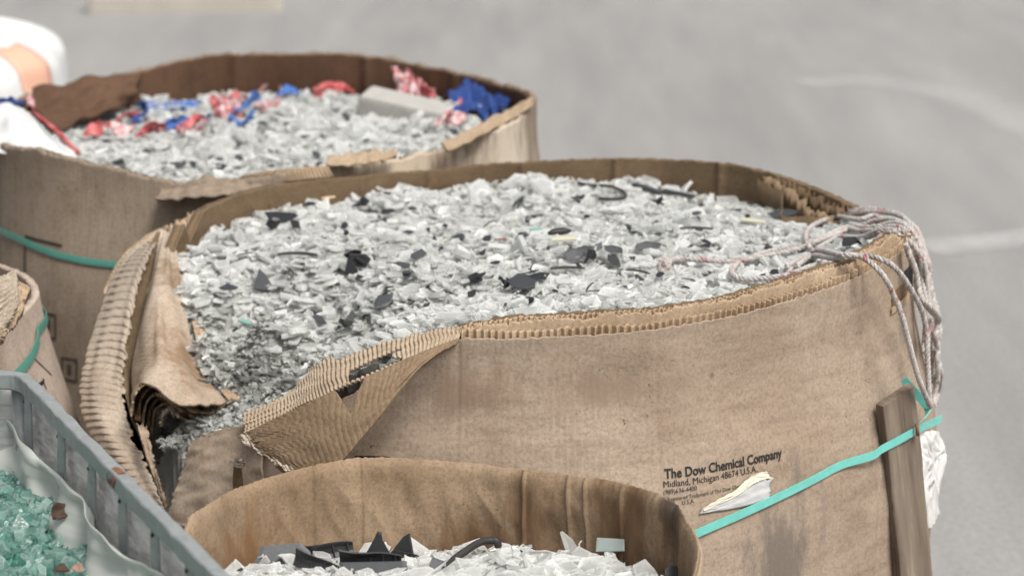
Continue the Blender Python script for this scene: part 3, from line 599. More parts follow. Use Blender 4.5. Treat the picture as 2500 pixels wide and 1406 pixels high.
sheet('torn_liner', [[(575, 1066, 2.80), (592, 1080, 2.79), (612, 1100, 2.775), (640, 1120, 2.755), (668, 1138, 2.735), (694, 1152, 2.72)], [(598, 1058, 2.80), (625, 1074, 2.785), (650, 1092, 2.768), (675, 1108, 2.75), (700, 1126, 2.733), (718, 1146, 2.715)]],
      14, 90, CFp, mb, .0012, wrinkle=.002, wscale=30, jag=(0, 0, .5, 0), wseed=8)
# ragged panel left of the strip
sheet('torn_panel', [[(470, 1072, 2.95), (500, 1060, 2.93), (545, 1046, 2.90), (598, 1034, 2.87), (640, 1040, 2.85)], [(458, 1108, 2.945), (492, 1104, 2.915), (540, 1100, 2.89), (598, 1096, 2.86), (640, 1100, 2.84)],
                     [(440, 1165, 2.94), (480, 1160, 2.905), (535, 1160, 2.875), (596, 1162, 2.85), (640, 1170, 2.835)], [(420, 1215, 2.94), (465, 1220, 2.90), (528, 1222, 2.87), (594, 1230, 2.845), (640, 1240, 2.83)],
                     [(402, 1275, 2.94), (452, 1285, 2.90), (520, 1290, 2.87), (592, 1300, 2.845), (640, 1310, 2.83)]],
      70, 90, CR_, mb, .004, wrinkle=.0022, wscale=13, wseed=14, jag=(.05, 0, .03, 0))
sheet('torn_board', [[(572, 1138, 2.835), (580, 1130, 2.832), (590, 1138, 2.83)], [(570, 1180, 2.83), (580, 1178, 2.826), (592, 1180, 2.824)], [(572, 1235, 2.83), (582, 1236, 2.826), (594, 1240, 2.824)]], 20, 12, CMi, mb, .003)
sheet('torn_liner', [[(568, 1122, 2.83), (585, 1118, 2.82), (600, 1126, 2.82)], [(574, 1140, 2.82), (588, 1142, 2.815), (598, 1138, 2.82)]], 12, 20, CFp, mb, .0015, wrinkle=.003, wscale=20)
ink_on(main, [(868, 1117), (905, 1117), (952, 1119)], .006, mb)
# slot with torn edge at the right, beside it a hand hole's shade painted as a black patch
ink_on(main, [(2176, 740), (2196, 722), (2212, 706)], .030, mb, name='torn_slot', mat=CMi)
ink_on(main, [(2206, 690), (2216, 680), (2226, 668)], .035, mb, name='hand_hole_shade')
ink_on(main, [(2172, 758), (2194, 742), (2214, 722)], .010, mb, name='torn_edge', mat=CE, off=.004)

# lettering printed on the wall
def lettering(body, u0, v0, u1, v1, bold=0.0, cap=None, mat=None):
    cu = bpy.data.curves.new('t', 'FONT'); cu.body = body; cu.size = 1; cu.offset = bold; cu.resolution_u = 3
    o = bpy.data.objects.new('t', cu); C.objects.link(o); bpy.context.view_layer.update()
    me = o.to_mesh(); co = np.array([q.co[:] for q in me.vertices]); fs = [tuple(p.vertices) for p in me.polygons]; o.to_mesh_clear()
    bpy.data.objects.remove(o)
    a, za = main.hit(u0, v0); b, zb2 = main.hit(u1, v1); x0, x1 = co[:, 0].min(), co[:, 0].max()
    q = (co[:, 0]-x0)/(x1-x0); arc = abs(b-a)*main.R0*1.05; sc = arc/(x1-x0)
    if cap: sc = cap
    v = main.pt(a+(b-a)*q, za+(zb2-za)*q+co[:, 1]*sc*(1.12 if bold else 1.06), .0013)
    return mesh_obj('lettering', v-np.array(mb.location), fs, mat or M_ink, mb)
lettering('The Dow Chemical Company', 1622, 1167, 1909, 1114, .022)
lettering('Midland, Michigan 48674 U.S.A.', 1620, 1189, 1848, 1150)
lettering('(989)636-4400', 1620, 1206, 1701, 1195)
lettering('Registered Trademark of The Dow Chemical', 1630, 1222, 1822, 1185)
lettering('U.S.A.', 1665, 1231, 1696, 1226)
def wall_patch(name, ring, quad, mat, parent, off=.003, n=20, m=10, wr=.0015, jag=(0, 0, 0, 0), seed=0, thick=.0012, lift=None):
    """quad: rows of (u,v) snapped onto the wall"""
    A = []
    for r in quad:
        row = []
        for (u, v) in r:
            a, z = ring.hit(u, v); row.append(ring.pt(a, z, off))
        A.append(row)
    return sheet(name, A, n, m, mat, parent, thick, wrinkle=wr, wscale=14, wseed=seed, jag=jag, world=False)
wall_patch('shipping_label', main, [[(1712, 1240), (1745, 1222), (1790, 1196), (1835, 1170), (1886, 1160)], [(1706, 1252), (1748, 1246), (1795, 1238), (1835, 1228), (1878, 1216)]], M_lab, mb, .0030, 14, 60, .0006, (0, .04, .12, 0), 3)
wall_patch('label_backing', main, [[(1710, 1238), (1750, 1216), (1795, 1190), (1832, 1156), (1866, 1146)], [(1716, 1246), (1756, 1226), (1800, 1206), (1838, 1178), (1880, 1164)]], M_cream, mb, .0042, 14, 60, .0009, (0, .03, .12, .14), 5)
for i in range(5): lettering('IIIII IIII III', 1770+i*6, 1240-i*6, 1800+i*6, 1235-i*6, cap=.0035, mat=plain('grey_print', (.3, .3, .31), .8))

# heap of clear glass
hpts = [PZ(1264, 792, .928), PZ(1500, 778, .926), PZ(1763, 748, .918), PZ(1905, 708, .912), PZ(2083, 655, .900), PZ(2140, 590, .888), PZ(2020, 540, .872), PZ(1900, 500, .868), PZ(1800, 470, .868),
        PZ(1650, 440, .876), PZ(1500, 436, .880), PZ(1400, 432, .880), PZ(1250, 455, .872), PZ(1150, 468, .868), PZ(900, 490, .860), PZ(700, 500, .860), PZ(600, 514, .856), PZ(500, 560, .852), PZ(460, 610, .845),
        PZ(470, 700, .825), PZ(490, 800, .80), PZ(520, 880, .765), PZ(560, 1000, .70), PZ(640, 960, .735), PZ(700, 900, .79), PZ(800, 865, .84), PZ(950, 830, .885), PZ(1100, 805, .915),
        PZ(480, 1050, .655), PZ(430, 1120, .60), PZ(410, 1200, .54), PZ(1300, 600, .905), PZ(1000, 650, .89), PZ(1600, 560, .90), PZ(800, 600, .875), PZ(1000, 760, .90), PZ(650, 760, .84), PZ(1900, 600, .90)]
hpts += [PZ(560, 1060, .70), PZ(620, 1020, .722), PZ(700, 990, .748), PZ(520, 1082, .69), PZ(600, 1048, .712), PZ(470, 1100, .66)]
Hm = Heap(hpts, main, .034, .006, 2)
Hm.inset = .018; hv, hf = Hm.base('x', None, -.64, .68, 2.72, 4.06, 150, .014); Hm.inset = .034

# ================================================================== NEAR BOX
near = Ring((-.086, 2.335), .300, .012, .80, .3, seed=11, rough=.0045, octa=.004, oph=.1)
near.cr = [(near.hit(u, v, True)[0], w_) for u, v, w_ in ((762, 1230, .007), (884, 1200, .007), (1285, 1200, .009), (1398, 1230, .008), (1440, 1200, .007), (1530, 1240, .006))]
near.crd = .0042; near.cor = [(math.radians(24), .16, .020), (near.hit(880, 1140, True)[0], .14, .006)]
znr = ztop_from(near, [(455, 1262, 1), (520, 1222, 1), (600, 1186, 1), (680, 1160, 1), (770, 1136, 1), (870, 1118, 1), (900, 1119, 1), (1050, 1125, 1), (1180, 1136, 1), (1290, 1150, 1), (1440, 1170, 1), (1560, 1192, 1), (1611, 1206, 1)],
    [(math.radians(17), .798), (math.radians(24), .800), (math.radians(0), .790), (math.radians(-60), .79), (math.radians(-120), .79), (math.radians(180), .785)])
CN = card('near_box_outside', (.36, .27, .19), (.44, .34, .25), (.24, .16, .10))
sm = near.pt(*near.hit(1670, 1270, True)); sm2 = near.pt(*near.hit(1690, 1390, True))
def npt(u, v): return tuple(near.pt(*near.hit(u, v, True)))
CNi = card('near_box_inside', (.275, .190, .118), (.385, .285, .192), (.175, .110, .064), fiber=(30, 30, 6), streak=.45,
           blotches=[(npt(1665, 1275), .045, (.035, .033, .034), (1.2, 1.2, .7)), (npt(1640, 1235), .03, (.06, .055, .05), (1, 1, 1)), (npt(648, 1280), .010, (.10, .06, .04), (1, 1, 1)), (npt(1300, 1250), .05, (.17, .10, .055), (1, 1, 1)),
                   (npt(1560, 1300), .10, (.16, .09, .045), (1, 1, 1)), (npt(1150, 1330), .08, (.17, .095, .05), (1, 1, 1.2)), (npt(560, 1380), .10, (.24, .13, .06), (1, 1, 1.5))])
nb = thing('cardboard_box', 'smaller brown cardboard tub with rolled rim in the foreground', 'cardboard box', (-.086, 2.335, 0), 'round cardboard boxes of broken glass')
ring_wall('wall', near, lambda t: znr(t)-.001, 0, .0, -.006, CN, nb, 800, 30, roll=.012, seed=12, jag=.0006)
def ncurl(T, Z, zt):
    d = np.clip(1-(zt-Z)/.022, 0, 1); return .004*d*d
ring_wall('inner_liner', near, lambda t: znr(t)+.003, .45, -.0065, -.0125, CNi, nb, 1000, 90, roll=.010, seed=13, jag=.0006, curl=lambda T, Z, zt: ncurl(T, Z, zt)+.0016*noise2(np.cos(T)*5, np.sin(T)*5+Z*9, 77, 2)*np.clip((zt-Z)/.05, 0, 1)+.0026*np.abs(noise2(np.cos(T)*8+Z*5, np.sin(T)*6+Z*22, 78, 1))*np.clip((zt-Z)/.03, 0, 1))
nh = [P(480, 1400, 2.36), P(620, 1385, 2.47), P(760, 1368, 2.53), P(900, 1362, 2.55), P(1050, 1366, 2.555), P(1150, 1362, 2.55), P(1300, 1352, 2.55), P(1420, 1346, 2.545), P(1520, 1352, 2.53), P(1600, 1385, 2.46), P(1660, 1412, 2.40), P(1100, 1420, 2.36), P(1400, 1425, 2.36), P(800, 1430, 2.36), P(1100, 1560, 2.16)]
Hn = Heap(nh, near, .022, .005, 3)

# ================================================================== LEFT BOX
left = Ring((-1.19, 3.27), .44, .075, .84, .36, seed=17, rough=.006, octa=.004, oph=.3)
CL = card('left_box_cardboard', (.41, .325, .265), (.52, .43, .36), (.30, .22, .16), fiber=(26, 26, 26))
lb = thing('cardboard_box', 'pinkish tan cardboard box bulging over its green strap behind the steel crate', 'cardboard box', (-1.19, 3.27, 0), 'round cardboard boxes of broken glass')
ring_wall('wall', left, lambda t: .815+0*t+.006*np.sin(3*t), 0, 0, -.012, CL, lb, 500, 40, seed=18)
sheet('torn_flap', [[(-40, 690, 3.02), (0, 676, 3.04), (24, 664, 3.06), (36, 660, 3.07)], [(-40, 740, 2.98), (5, 722, 3.0), (34, 700, 3.02), (46, 690, 3.03)], [(-40, 800, 2.95), (0, 780, 2.97), (32, 755, 2.98), (46, 742, 2.99)], [(-40, 830, 2.93), (-5, 808, 2.94), (14, 795, 2.95), (26, 786, 2.96)]],
      240, 24, CFp, lb, .003, flute=('s', 13, .0038), wrinkle=.002, wseed=31, jag=(0, .12, 0, 0))
sheet('torn_board', [[(10, 678, 3.08), (44, 688, 3.06), (74, 704, 3.05)], [(20, 760, 3.03), (45, 752, 3.02), (60, 738, 3.03)], [(0, 820, 2.96), (22, 806, 2.965), (40, 788, 2.98)]], 60, 20, CE, lb, .007, wrinkle=.002, wseed=33)
sheet('torn_flap', [[(-30, 800, 2.95), (0, 800, 2.94), (24, 800, 2.94)], [(-30, 830, 2.93), (-2, 822, 2.92), (16, 816, 2.92)], [(-30, 850, 2.92), (0, 842, 2.91), (8, 840, 2.91)]], 90, 16, CFl, lb, .002, flute=('s', 6, .003), jag=(0, .3, 0, .2))
# where the strap bites in
tag(strap_on('plastic_strap', left, [(88, 806), (86, 835), (76, 860), (58, 888), (36, 912), (0, 940), (-60, 972)], .014, M_strapd, off=.005), 'muted green strap biting into the pinkish box behind the steel crate', 'strap', 'plastic straps round the boxes')
ink_on(left, [(84, 876), (104, 895), (124, 915)], .0012, lb); ink_on(left, [(88, 944), (100, 936), (106, 928)], .007, lb); ink_on(left, [(104, 930), (112, 950)], .002, lb)

# ================================================================== STEEL CRATE
RZ = .88
A_ = PZ(46, 922, RZ); B_ = PZ(540, 1425, RZ); B_ = A_+(B_-A_)*1.12
ax = (B_-A_)/np.linalg.norm(B_-A_); inw = np.array([-ax[1], ax[0], 0]); inw = inw if inw[0] < 0 else -inw   # into the crate
crate = thing('steel_crate', 'galvanised steel crate with a sloping top rail and flat uprights', 'crate', (A_[0], A_[1], 0))
Ao = np.array(crate.location)
def child(name, v, f, mat, smooth=True): return mesh_obj(name, v-Ao, f, mat, crate, smooth)
lf = A_+np.array([-.62, -.02, 0])
path = np.concatenate([np.linspace(lf, A_+np.array([-.07, -.004, 0]), 12), cr([A_+np.array([-.06, -.004, 0]), A_+np.array([-.028, -.008, 0]), A_+ax*.02+np.array([-.003, 0, 0]), A_+ax*.06], 12), np.linspace(A_+ax*.08, B_, 40)])
n_p = len(path)
_, _, (rn, rb_, rt) = tube(path, .01, 4)
hw, hh, bv = .0080, .0112, .0026
sec = []
for (sx_, sy_) in ((1, 1), (-1, 1), (-1, -1), (1, -1)):
    cs = [(hw, hh-bv), (hw-bv*.3, hh-bv*.3), (hw-bv, hh)]
    if sx_*sy_ < 0: cs = cs[::-1]
    sec += [(sx_*x_, sy_*y_) for x_, y_ in cs]
sec = np.array(sec); ks = len(sec)
V = path[:, None]+rn[:, None]*sec[None, :, :1]+rb_[:, None]*sec[None, :, 1:]
V = V+(.0006*noise2(V[..., 0]*50, V[..., 1]*50+V[..., 2]*80, 4))[..., None]
ix = np.arange(n_p*ks).reshape(n_p, ks); f = np.stack([ix[:-1], np.roll(ix, -1, 1)[:-1], np.roll(ix, -1, 1)[1:], ix[1:]], -1).reshape(-1, 4)
child('top_rail', V.reshape(-1, 3), [tuple(q) for q in f]+[tuple(ix[0][::-1]), tuple(ix[-1])], M_galv, False)
# rust patches on the rail
for (tq, ln) in ((.50, .028), (.95, .05)):
    c = A_+(B_-A_)*tq
    pth = np.linspace(c-ax*ln/2, c+ax*ln/2, 14); vv, f2, _ = tube(pth, .0108, 12, flat=(.95, 1.18)); keep = [q for q in f2 if len(q) == 4 and noise2(vv[q[0]][0]*150, vv[q[0]][2]*150+vv[q[0]][1]*90, 9) > .15]
    if keep: child('rust_patch', vv, keep, M_rust)
LL = np.linalg.norm(B_-A_)
for (u, v_) in ((68, 968), (166, 1050), (240, 1128), (318, 1206), (400, 1288), (487, 1374)):
    q = PZ(u, v_, RZ-.012); s_ = (q-A_).dot(ax); c = A_+ax*s_; zz = np.linspace(RZ-.008, .42, 40)
    G = np.zeros((2, 40, 5, 3))
    for j, zq in enumerate(zz):
        wob = .0032*math.sin((RZ-zq)*34+u*.01); nar = .0105 if RZ-zq < .028 else .0145
        for k in range(5):
            xo = (k-2)/2*nar; dep = -.004+.0026*(1 if k == 2 else 0)+(0 if k in (0, 4) else .002)
            pt_ = c+ax*(xo+wob)+inw*(.004+dep+.003*math.sin((RZ-zq)*26)); pt_ = np.array([pt_[0], pt_[1], zq])
            G[0, j, k] = pt_+inw*.0012; G[1, j, k] = pt_-inw*.0012
    vv, f2 = solid_from_grid(G); br = child('upright', vv, f2, M_galv, False)
    hv_, hf_, _ = tube(np.array([c+inw*.0040-np.array([0, 0, .018]), c+inw*.0075-np.array([0, 0, .018])]), .0022, 8); mesh_obj('rivet', hv_-Ao, hf_, M_rubber, br)
# far side uprights of the crate (left run)
for k in range(3):
    c = A_+np.array([-.14-.15*k, -.005, 0]); vv, f2, _ = tube(np.array([c-np.array([0, 0, .008]), c-np.array([0, 0, .46])]), .008, 8, flat=(1, .3)); child('upright', vv, f2, M_galv)
# base of the crate
for k, (a, b) in enumerate(((A_, B_), (A_, lf), (B_, B_+inw*.62), (lf, B_+inw*.62))):
    vv, f2, _ = tube(np.array([[a[0], a[1], .12], [b[0], b[1], .12]]), .014, 8); child('bottom_rail', vv, f2, M_galv)
for c in (A_, B_, lf, B_+inw*.62):
    vv, f2, _ = tube(np.array([[c[0], c[1], 0], [c[0], c[1], RZ-.01]])-np.array([0, .0, 0]), .011, 8); child('corner_post', vv, f2, M_galv)
# stretch film outside the uprights
ns, nz = 90, 40
G = np.zeros((ns, nz, 3))
for i in range(ns):
    for j in range(nz):
        p = A_+ax*(LL*i/(ns-1))-inw*.009; G[i, j] = (p[0], p[1], RZ-.004-.36*j/(nz-1))
ii, jj = np.meshgrid(np.linspace(0, 1, ns), np.linspace(0, 1, nz), indexing='ij')
G += (inw[None, None]*(.003*noise2(ii*30+jj*10, jj*14, 41)+.0015*noise2(ii*80+jj*50, jj*40, 42))[..., None])
nn_ = grid_normals(G); vv, f2 = solid_from_grid(np.stack([G+nn_*.0004, G-nn_*.0004])); child('stretch_film', vv, f2, M_film)
G2 = np.zeros((30, 16, 3))
for i in range(30):
    for j in range(16):
        p = lf+(A_-lf)*(i/29)+np.array([0, .012, 0]); G2[i, j] = (p[0], p[1], RZ-.02-.3*j/15)
nn_ = grid_normals(G2); vv, f2 = solid_from_grid(np.stack([G2+nn_*.0004, G2-nn_*.0004])); child('stretch_film', vv, f2, M_film)
# plastic liner bag
le = [(-90, 985), (-20, 1000), (18, 1028), (48, 1072), (76, 1098), (100, 1126), (136, 1158), (172, 1190), (205, 1222), (216, 1262), (232, 1292), (280, 1330), (318, 1362), (352, 1374), (380, 1398), (430, 1460)]
r0 = [PZ(u, v, .822+.006*math.sin(i*1.9)) for i, (u, v) in enumerate(le)]
r1 = [p+inw*.010*math.sin(i*2.1)+np.array([0, 0, -.030]) for i, p in enumerate(r0)]
r2 = [p+inw*(.022+.012*math.sin(i*1.3))+np.array([0, 0, -.070]) for i, p in enumerate(r0)]
r3 = [p+inw*.07+np.array([0, 0, -.12]) for i, p in enumerate(r0)]
ln_ = sheet('plastic_liner', [r0, r1, r2, r3], 30, 200, M_liner, None, .0018, wrinkle=.0030, wscale=26, wseed=44, world=False)
tag(ln_, 'milky white plastic liner with a wavy edge inside the steel crate', 'plastic liner')
gb = [PZ(u, v, .772) for u, v in ((-120, 1110), (0, 1132), (55, 1146), (108, 1188), (122, 1215), (160, 1250), (215, 1300), (268, 1362), (292, 1410))]
gp = gb+[PZ(60, 1230, .775), PZ(120, 1300, .772), PZ(40, 1330, .765), PZ(180, 1370, .765), PZ(0, 1400, .76), PZ(120, 1500, .75), PZ(280, 1500, .76), PZ(-100, 1300, .765)]
poly = np.array([[q[0], q[1]] for q in gb]+[[PZ(360, 1500, .77)[0], PZ(360, 1500, .77)[1]], [-.45, 1.95], [-1.1, 1.95], [-1.1, 2.7]])
def in_poly(x, y):
    x = np.asarray(x); y = np.asarray(y); ins = np.zeros(x.shape, bool); n = len(poly)
    for i in range(n):
        x1, y1 = poly[i]; x2, y2 = poly[(i+1) % n]
        cnd = (y1 > y) != (y2 > y); xi = (x2-x1)*(y-y1)/((y2-y1) if y2 != y1 else 1e-9)+x1; ins ^= cnd & (x < xi)
    return ins
Hg = Heap(gp, None, 0, .010, 4, inside=in_poly)

# ================================================================== SHARDS
RIMA = {}
def rim_of(bv): return RIMA[(len(bv), round(float(bv[0, 0]), 6))]
def shard(r, n, flat=True, thick=.2, curv=0, el=1.0, cube=False):
    a = np.sort(r.uniform(0, 2*PI, n)+np.linspace(0, 2*PI, n, endpoint=False)*2)[:n] if False else (np.arange(n)+r.uniform(-.32, .32, n))/n*2*PI
    rad = r.uniform(.65, 1.1, n); o = np.stack([np.cos(a)*rad*el, np.sin(a)*rad/el], -1)
    t = thick/2
    def zf(p): return curv*(p[:, 1]**2) - curv*.3
    if flat and not curv:
        tp = np.c_[o, np.full(n, t)]; bt = np.c_[o*r.uniform(.82, 1.05, (n, 1)), np.full(n, -t)]
        v = np.concatenate([tp, bt, [[0, 0, t]], [[0, 0, -t]]]); f = []
        for i in range(n):
            j = (i+1) % n; f += [(2*n, i, j), (2*n+1, n+j, n+i), (i, n+i, n+j), (i, n+j, j)]
    else:
        m = o*.5; A = np.concatenate([o, m, [[0, 0]]]); z = zf(A); k = 2*n+1
        v = np.concatenate([np.c_[A, z+t], np.c_[A*.96, z-t]]); f = []
        for i in range(n):
            j = (i+1) % n
            for (b, s) in ((0, 1), (k, -1)):
                q = [(b+i, b+j, b+n+j), (b+i, b+n+j, b+n+i), (b+2*n, b+n+i, b+n+j)]; f += q if s > 0 else [x[::-1] for x in q]
            f += [(i, k+i, k+j), (i, k+j, j)]
    rim = np.zeros(len(v))
    if flat and not curv: rim[:2*n] = 1
    else: rim[:n] = 1; rim[n:2*n] = .5; rim[k:k+n] = 1; rim[k+n:k+2*n] = .5
    v = v+r.normal(0, .02, v.shape); f = np.array(f); RIMA[(len(v), round(float(v[0, 0]), 6))] = rim; return v, f
rs = np.random.default_rng(21)
VAR = []
for i in range(30):
    cu = rs.choice([0, 0, .25, .45, .6]); VAR.append(shard(rs, int(rs.integers(4, 8)), True, rs.uniform(.12, .40), cu, rs.uniform(1.0, 1.55)))
CUB = [shard(rs, int(rs.integers(4, 6)), True, rs.uniform(.9, 1.5), 0, rs.uniform(1, 1.2)) for i in range(10)]
FINE = [shard(rs, int(rs.integers(3, 6)), True, rs.uniform(.3, .9), 0, rs.uniform(1, 1.5)) for i in range(10)]
def rotm(tilt, spin, az):
    cz, sz = np.cos(spin), np.sin(spin); Z1 = np.zeros((len(tilt), 3, 3)); Z1[:, 0, 0] = cz; Z1[:, 0, 1] = -sz; Z1[:, 1, 0] = sz; Z1[:, 1, 1] = cz; Z1[:, 2, 2] = 1
    k = np.stack([np.cos(az), np.sin(az), 0*az], -1); K = np.zeros((len(tilt), 3, 3))
    K[:, 0, 1] = -k[:, 2]; K[:, 0, 2] = k[:, 1]; K[:, 1, 0] = k[:, 2]; K[:, 1, 2] = -k[:, 0]; K[:, 2, 0] = -k[:, 1]; K[:, 2, 1] = k[:, 0]
    R_ = np.eye(3)[None]+np.sin(tilt)[:, None, None]*K+(1-np.cos(tilt))[:, None, None]*(K@K); return R_@Z1
def pile(name, heap, box, n, size, sig, mat, lay=(-.012, .004), tilt=.5, var=VAR, seed=0, shade=(.0, 1.0), keep=None, sizef=None, smin=.004, smax=.05):
    r = np.random.default_rng(seed); x = r.uniform(box[0], box[1], n*3); y = r.uniform(box[2], box[3], n*3)
    k = heap.inside(x, y, .006)
    if keep is not None: k &= keep(x, y)
    x = x[k][:n]; y = y[k][:n]; m = len(x); z = heap.z(x, y)+r.uniform(lay[0], lay[1], m)
    s = np.clip(size*np.exp(r.normal(0, sig, m)), smin, smax)
    if sizef is not None: s = s*sizef(x, y)
    R_ = rotm(np.abs(r.normal(0, tilt, m)), r.uniform(0, 2*PI, m), r.uniform(0, 2*PI, m)); sh = np.clip(r.beta(2.2, 1.5, m)*(shade[1]-shade[0])+shade[0], 0, 1)
    vi = r.integers(0, len(var), m); Vs = []; Fs = []; As = []; Rs = []; off = 0
    for q in range(len(var)):
        w_ = np.where(vi == q)[0]
        if not len(w_): continue
        bv, bf = var[q]; vv = np.einsum('mij,vj->mvi', R_[w_], bv)*s[w_][:, None, None]+np.stack([x[w_], y[w_], z[w_]], -1)[:, None]
        Vs.append(vv.reshape(-1, 3)); nb_ = len(bv); Fs.append((bf[None]+np.arange(len(w_))[:, None, None]*nb_).reshape(-1, 3)+off); As.append(np.repeat(sh[w_], nb_)); Rs.append(np.tile(rim_of(bv), len(w_))); off += len(w_)*nb_
    o = mesh_obj(name, np.concatenate(Vs), np.concatenate(Fs), mat, None, False, {'shade': np.concatenate(As), 'rim': np.concatenate(Rs)}); return kind(o, 'stuff')
def lab(o, label, cat): o['label'] = label; o['category'] = cat; return o
def fine_zone(x, y): return (x < -.20) & (y < 3.25) & (x+y*.0 < -.2)
# main heap
lab(pile('glass_heap', Hm, (-.62, .66, 2.75, 4.03), 18500, .0085, .50, M_glass, (-.020, .005), .48, smax=.028, seed=1, shade=(.0, 1), sizef=lambda x, y: np.clip(1-.5*np.exp(-((x+.40)**2+(y-3.05)**2)/.03), .45, 1)), 'clear and frosted broken glass filling the large box', 'broken glass')
lab(pile('glass_grit', Hm, (-.62, -.1, 2.75, 3.4), 3800, .0050, .3, M_glassd, (-.006, .004), .6, var=FINE, seed=2, keep=lambda x, y: np.exp(-((x+.42)**2+(y-3.02)**2)/.035) > np.random.default_rng(5).uniform(.05, 1, len(x))), 'grey crushed glass spilling at the torn left corner of the large box', 'glass grit')
def grit_corner():
    q = np.random.default_rng(91); Vs = []; Fs = []; As = []; off = 0; tt = np.linspace(2.75, 3.7, 700)
    for k in range(2600):
        u = q.uniform(385, 760); v = q.uniform(880, 1290); d = ray(u, v); x = d[0]*tt; y = d[1]*tt; z = CAM_H+d[2]*tt; f = z < Hm.z(x, y)
        if not f.any(): continue
        i = int(np.argmax(f)); big = q.uniform() < .10; s_ = q.uniform(.010, .018) if big else q.uniform(.0035, .0085)
        if math.hypot(x[i]-mc[0], y[i]-mc[1]) > .626: continue
        bv, bf = (VAR[q.integers(len(VAR))] if big else FINE[q.integers(10)]); R_ = rotm(np.array([q.uniform(0, 1.2)]), q.uniform(0, 6, 1), q.uniform(0, 6, 1))[0]
        Vs.append(bv@R_.T*s_+np.array([x[i], y[i], z[i]+q.uniform(-.002, .006)])); Fs.append(bf+off); off += len(bv); As.append(np.full(len(bv), q.beta(1.6, 2.2)))
    return kind(mesh_obj('glass_grit', np.concatenate(Vs), np.concatenate(Fs), M_glassd, None, False, {'shade': np.concatenate(As)}), 'stuff')
lab(grit_corner(), 'dark grey crushed glass showing in the torn corner of the large box', 'glass grit')
o = mesh_obj('glass_bed', hv, hf, M_under); kind(o, 'stuff'); lab(o, 'grey bedding under the shards of the large box, coloured dark as shaded gaps', 'glass dust')
lab(pile('glass_heap', Hfar, (-1.14, .06, 3.9, 5.1), 7000, .0115, .4, M_glass, (-.014, .006), .5, seed=3, shade=(.1, .95)), 'blurred clear broken glass filling the far box', 'broken glass')
v_, f_ = Hfar.base('x', None, -1.16, .08, 3.88, 5.12, 80, .012); o = mesh_obj('glass_bed', v_, f_, M_under); kind(o, 'stuff'); lab(o, 'grey bedding under the shards of the far box, coloured dark as shaded gaps', 'glass dust')
lab(pile('glass_heap', Hn, (-.4, .22, 2.03, 2.64), 2600, .0095, .35, M_glass, (-.016, .003), .6, seed=4, shade=(.15, 1)), 'clear broken glass piled in the brown tub in the foreground', 'broken glass')
v_, f_ = Hn.base('x', None, -.4, .22, 2.03, 2.64, 60, .012); o = mesh_obj('glass_bed', v_, f_, M_under); kind(o, 'stuff'); lab(o, 'grey bedding under the shards of the foreground tub, coloured dark as shaded gaps', 'glass dust')
lab(pile('green_glass_heap', Hg, (-1.0, -.33, 2.0, 2.78), 13000, .0049, .34, M_green, (-.010, .005), .9, var=CUB, seed=6, shade=(.0, 1), smax=.013), 'teal green tempered glass crumbs heaped inside the white liner', 'broken glass')
v_, f_ = Hg.base('x', None, -1.1, -.3, 1.96, 2.8, 90, .008); o = mesh_obj('glass_bed', v_, f_, M_underg); kind(o, 'stuff'); lab(o, 'green glass dust under the tempered crumbs in the crate', 'glass dust')

# single large shards: shared meshes
SM = []
for i, (bv, bf) in enumerate(VAR):
    for sh in (.55, .95):
        me = bpy.data.meshes.new('glass_shard'); me.from_pydata(bv.tolist(), [], bf.tolist()); me.materials.append(M_glass)
        at = me.attributes.new('shade', 'FLOAT', 'POINT'); at.data.foreach_set('value', np.full(len(bv), sh, np.float32)); a2_ = me.attributes.new('rim', 'FLOAT', 'POINT'); a2_.data.foreach_set('value', rim_of(bv).astype(np.float32)); me.update(); SM.append(me)
def put(name, me, p, s, tilt, spin, az, label, cat, group=None):
    o = bpy.data.objects.new(name, me); C.objects.link(o); o.location = p
    R_ = rotm(np.array([tilt]), np.array([spin]), np.array([az]))[0]; o.rotation_euler = Matrix(R_.tolist()).to_euler(); o.scale = (s, s, s) if np.isscalar(s) else s
    tag(o, label, cat, group); return o
r = np.random.default_rng(77)
def scatter(n, heap, reg, smin, smax, label, group, tilt=.35):
    k = 0
    while k < n:
        u = r.uniform(reg[0], reg[2]); v = r.uniform(reg[1], reg[3]); p = heap.hit(u, v)
        if not heap.inside(np.array([p[0]]), np.array([p[1]]), .02)[0]: continue
        s = r.uniform(smin, smax)
        put('glass_shard', SM[r.integers(len(SM))], p+np.array([0, 0, .002]), s, abs(r.normal(0, tilt)), r.uniform(0, 6.28), r.uniform(0, 6.28), label, 'glass shard', group); k += 1
scatter(175, Hm, (520, 560, 2050, 860), .0135, .024, 'clear glass shard lying on top of the heap in the large box', 'glass shards on the large heap')
scatter(45, Hm, (600, 440, 2000, 560), .015, .024, 'clear glass shard towards the back of the heap in the large box', 'glass shards at the back of the large heap')
scatter(70, Hn, (980, 1345, 1680, 1450), .015, .026, 'clear glass shard in the foreground tub', 'glass shards in the foreground tub', .34)
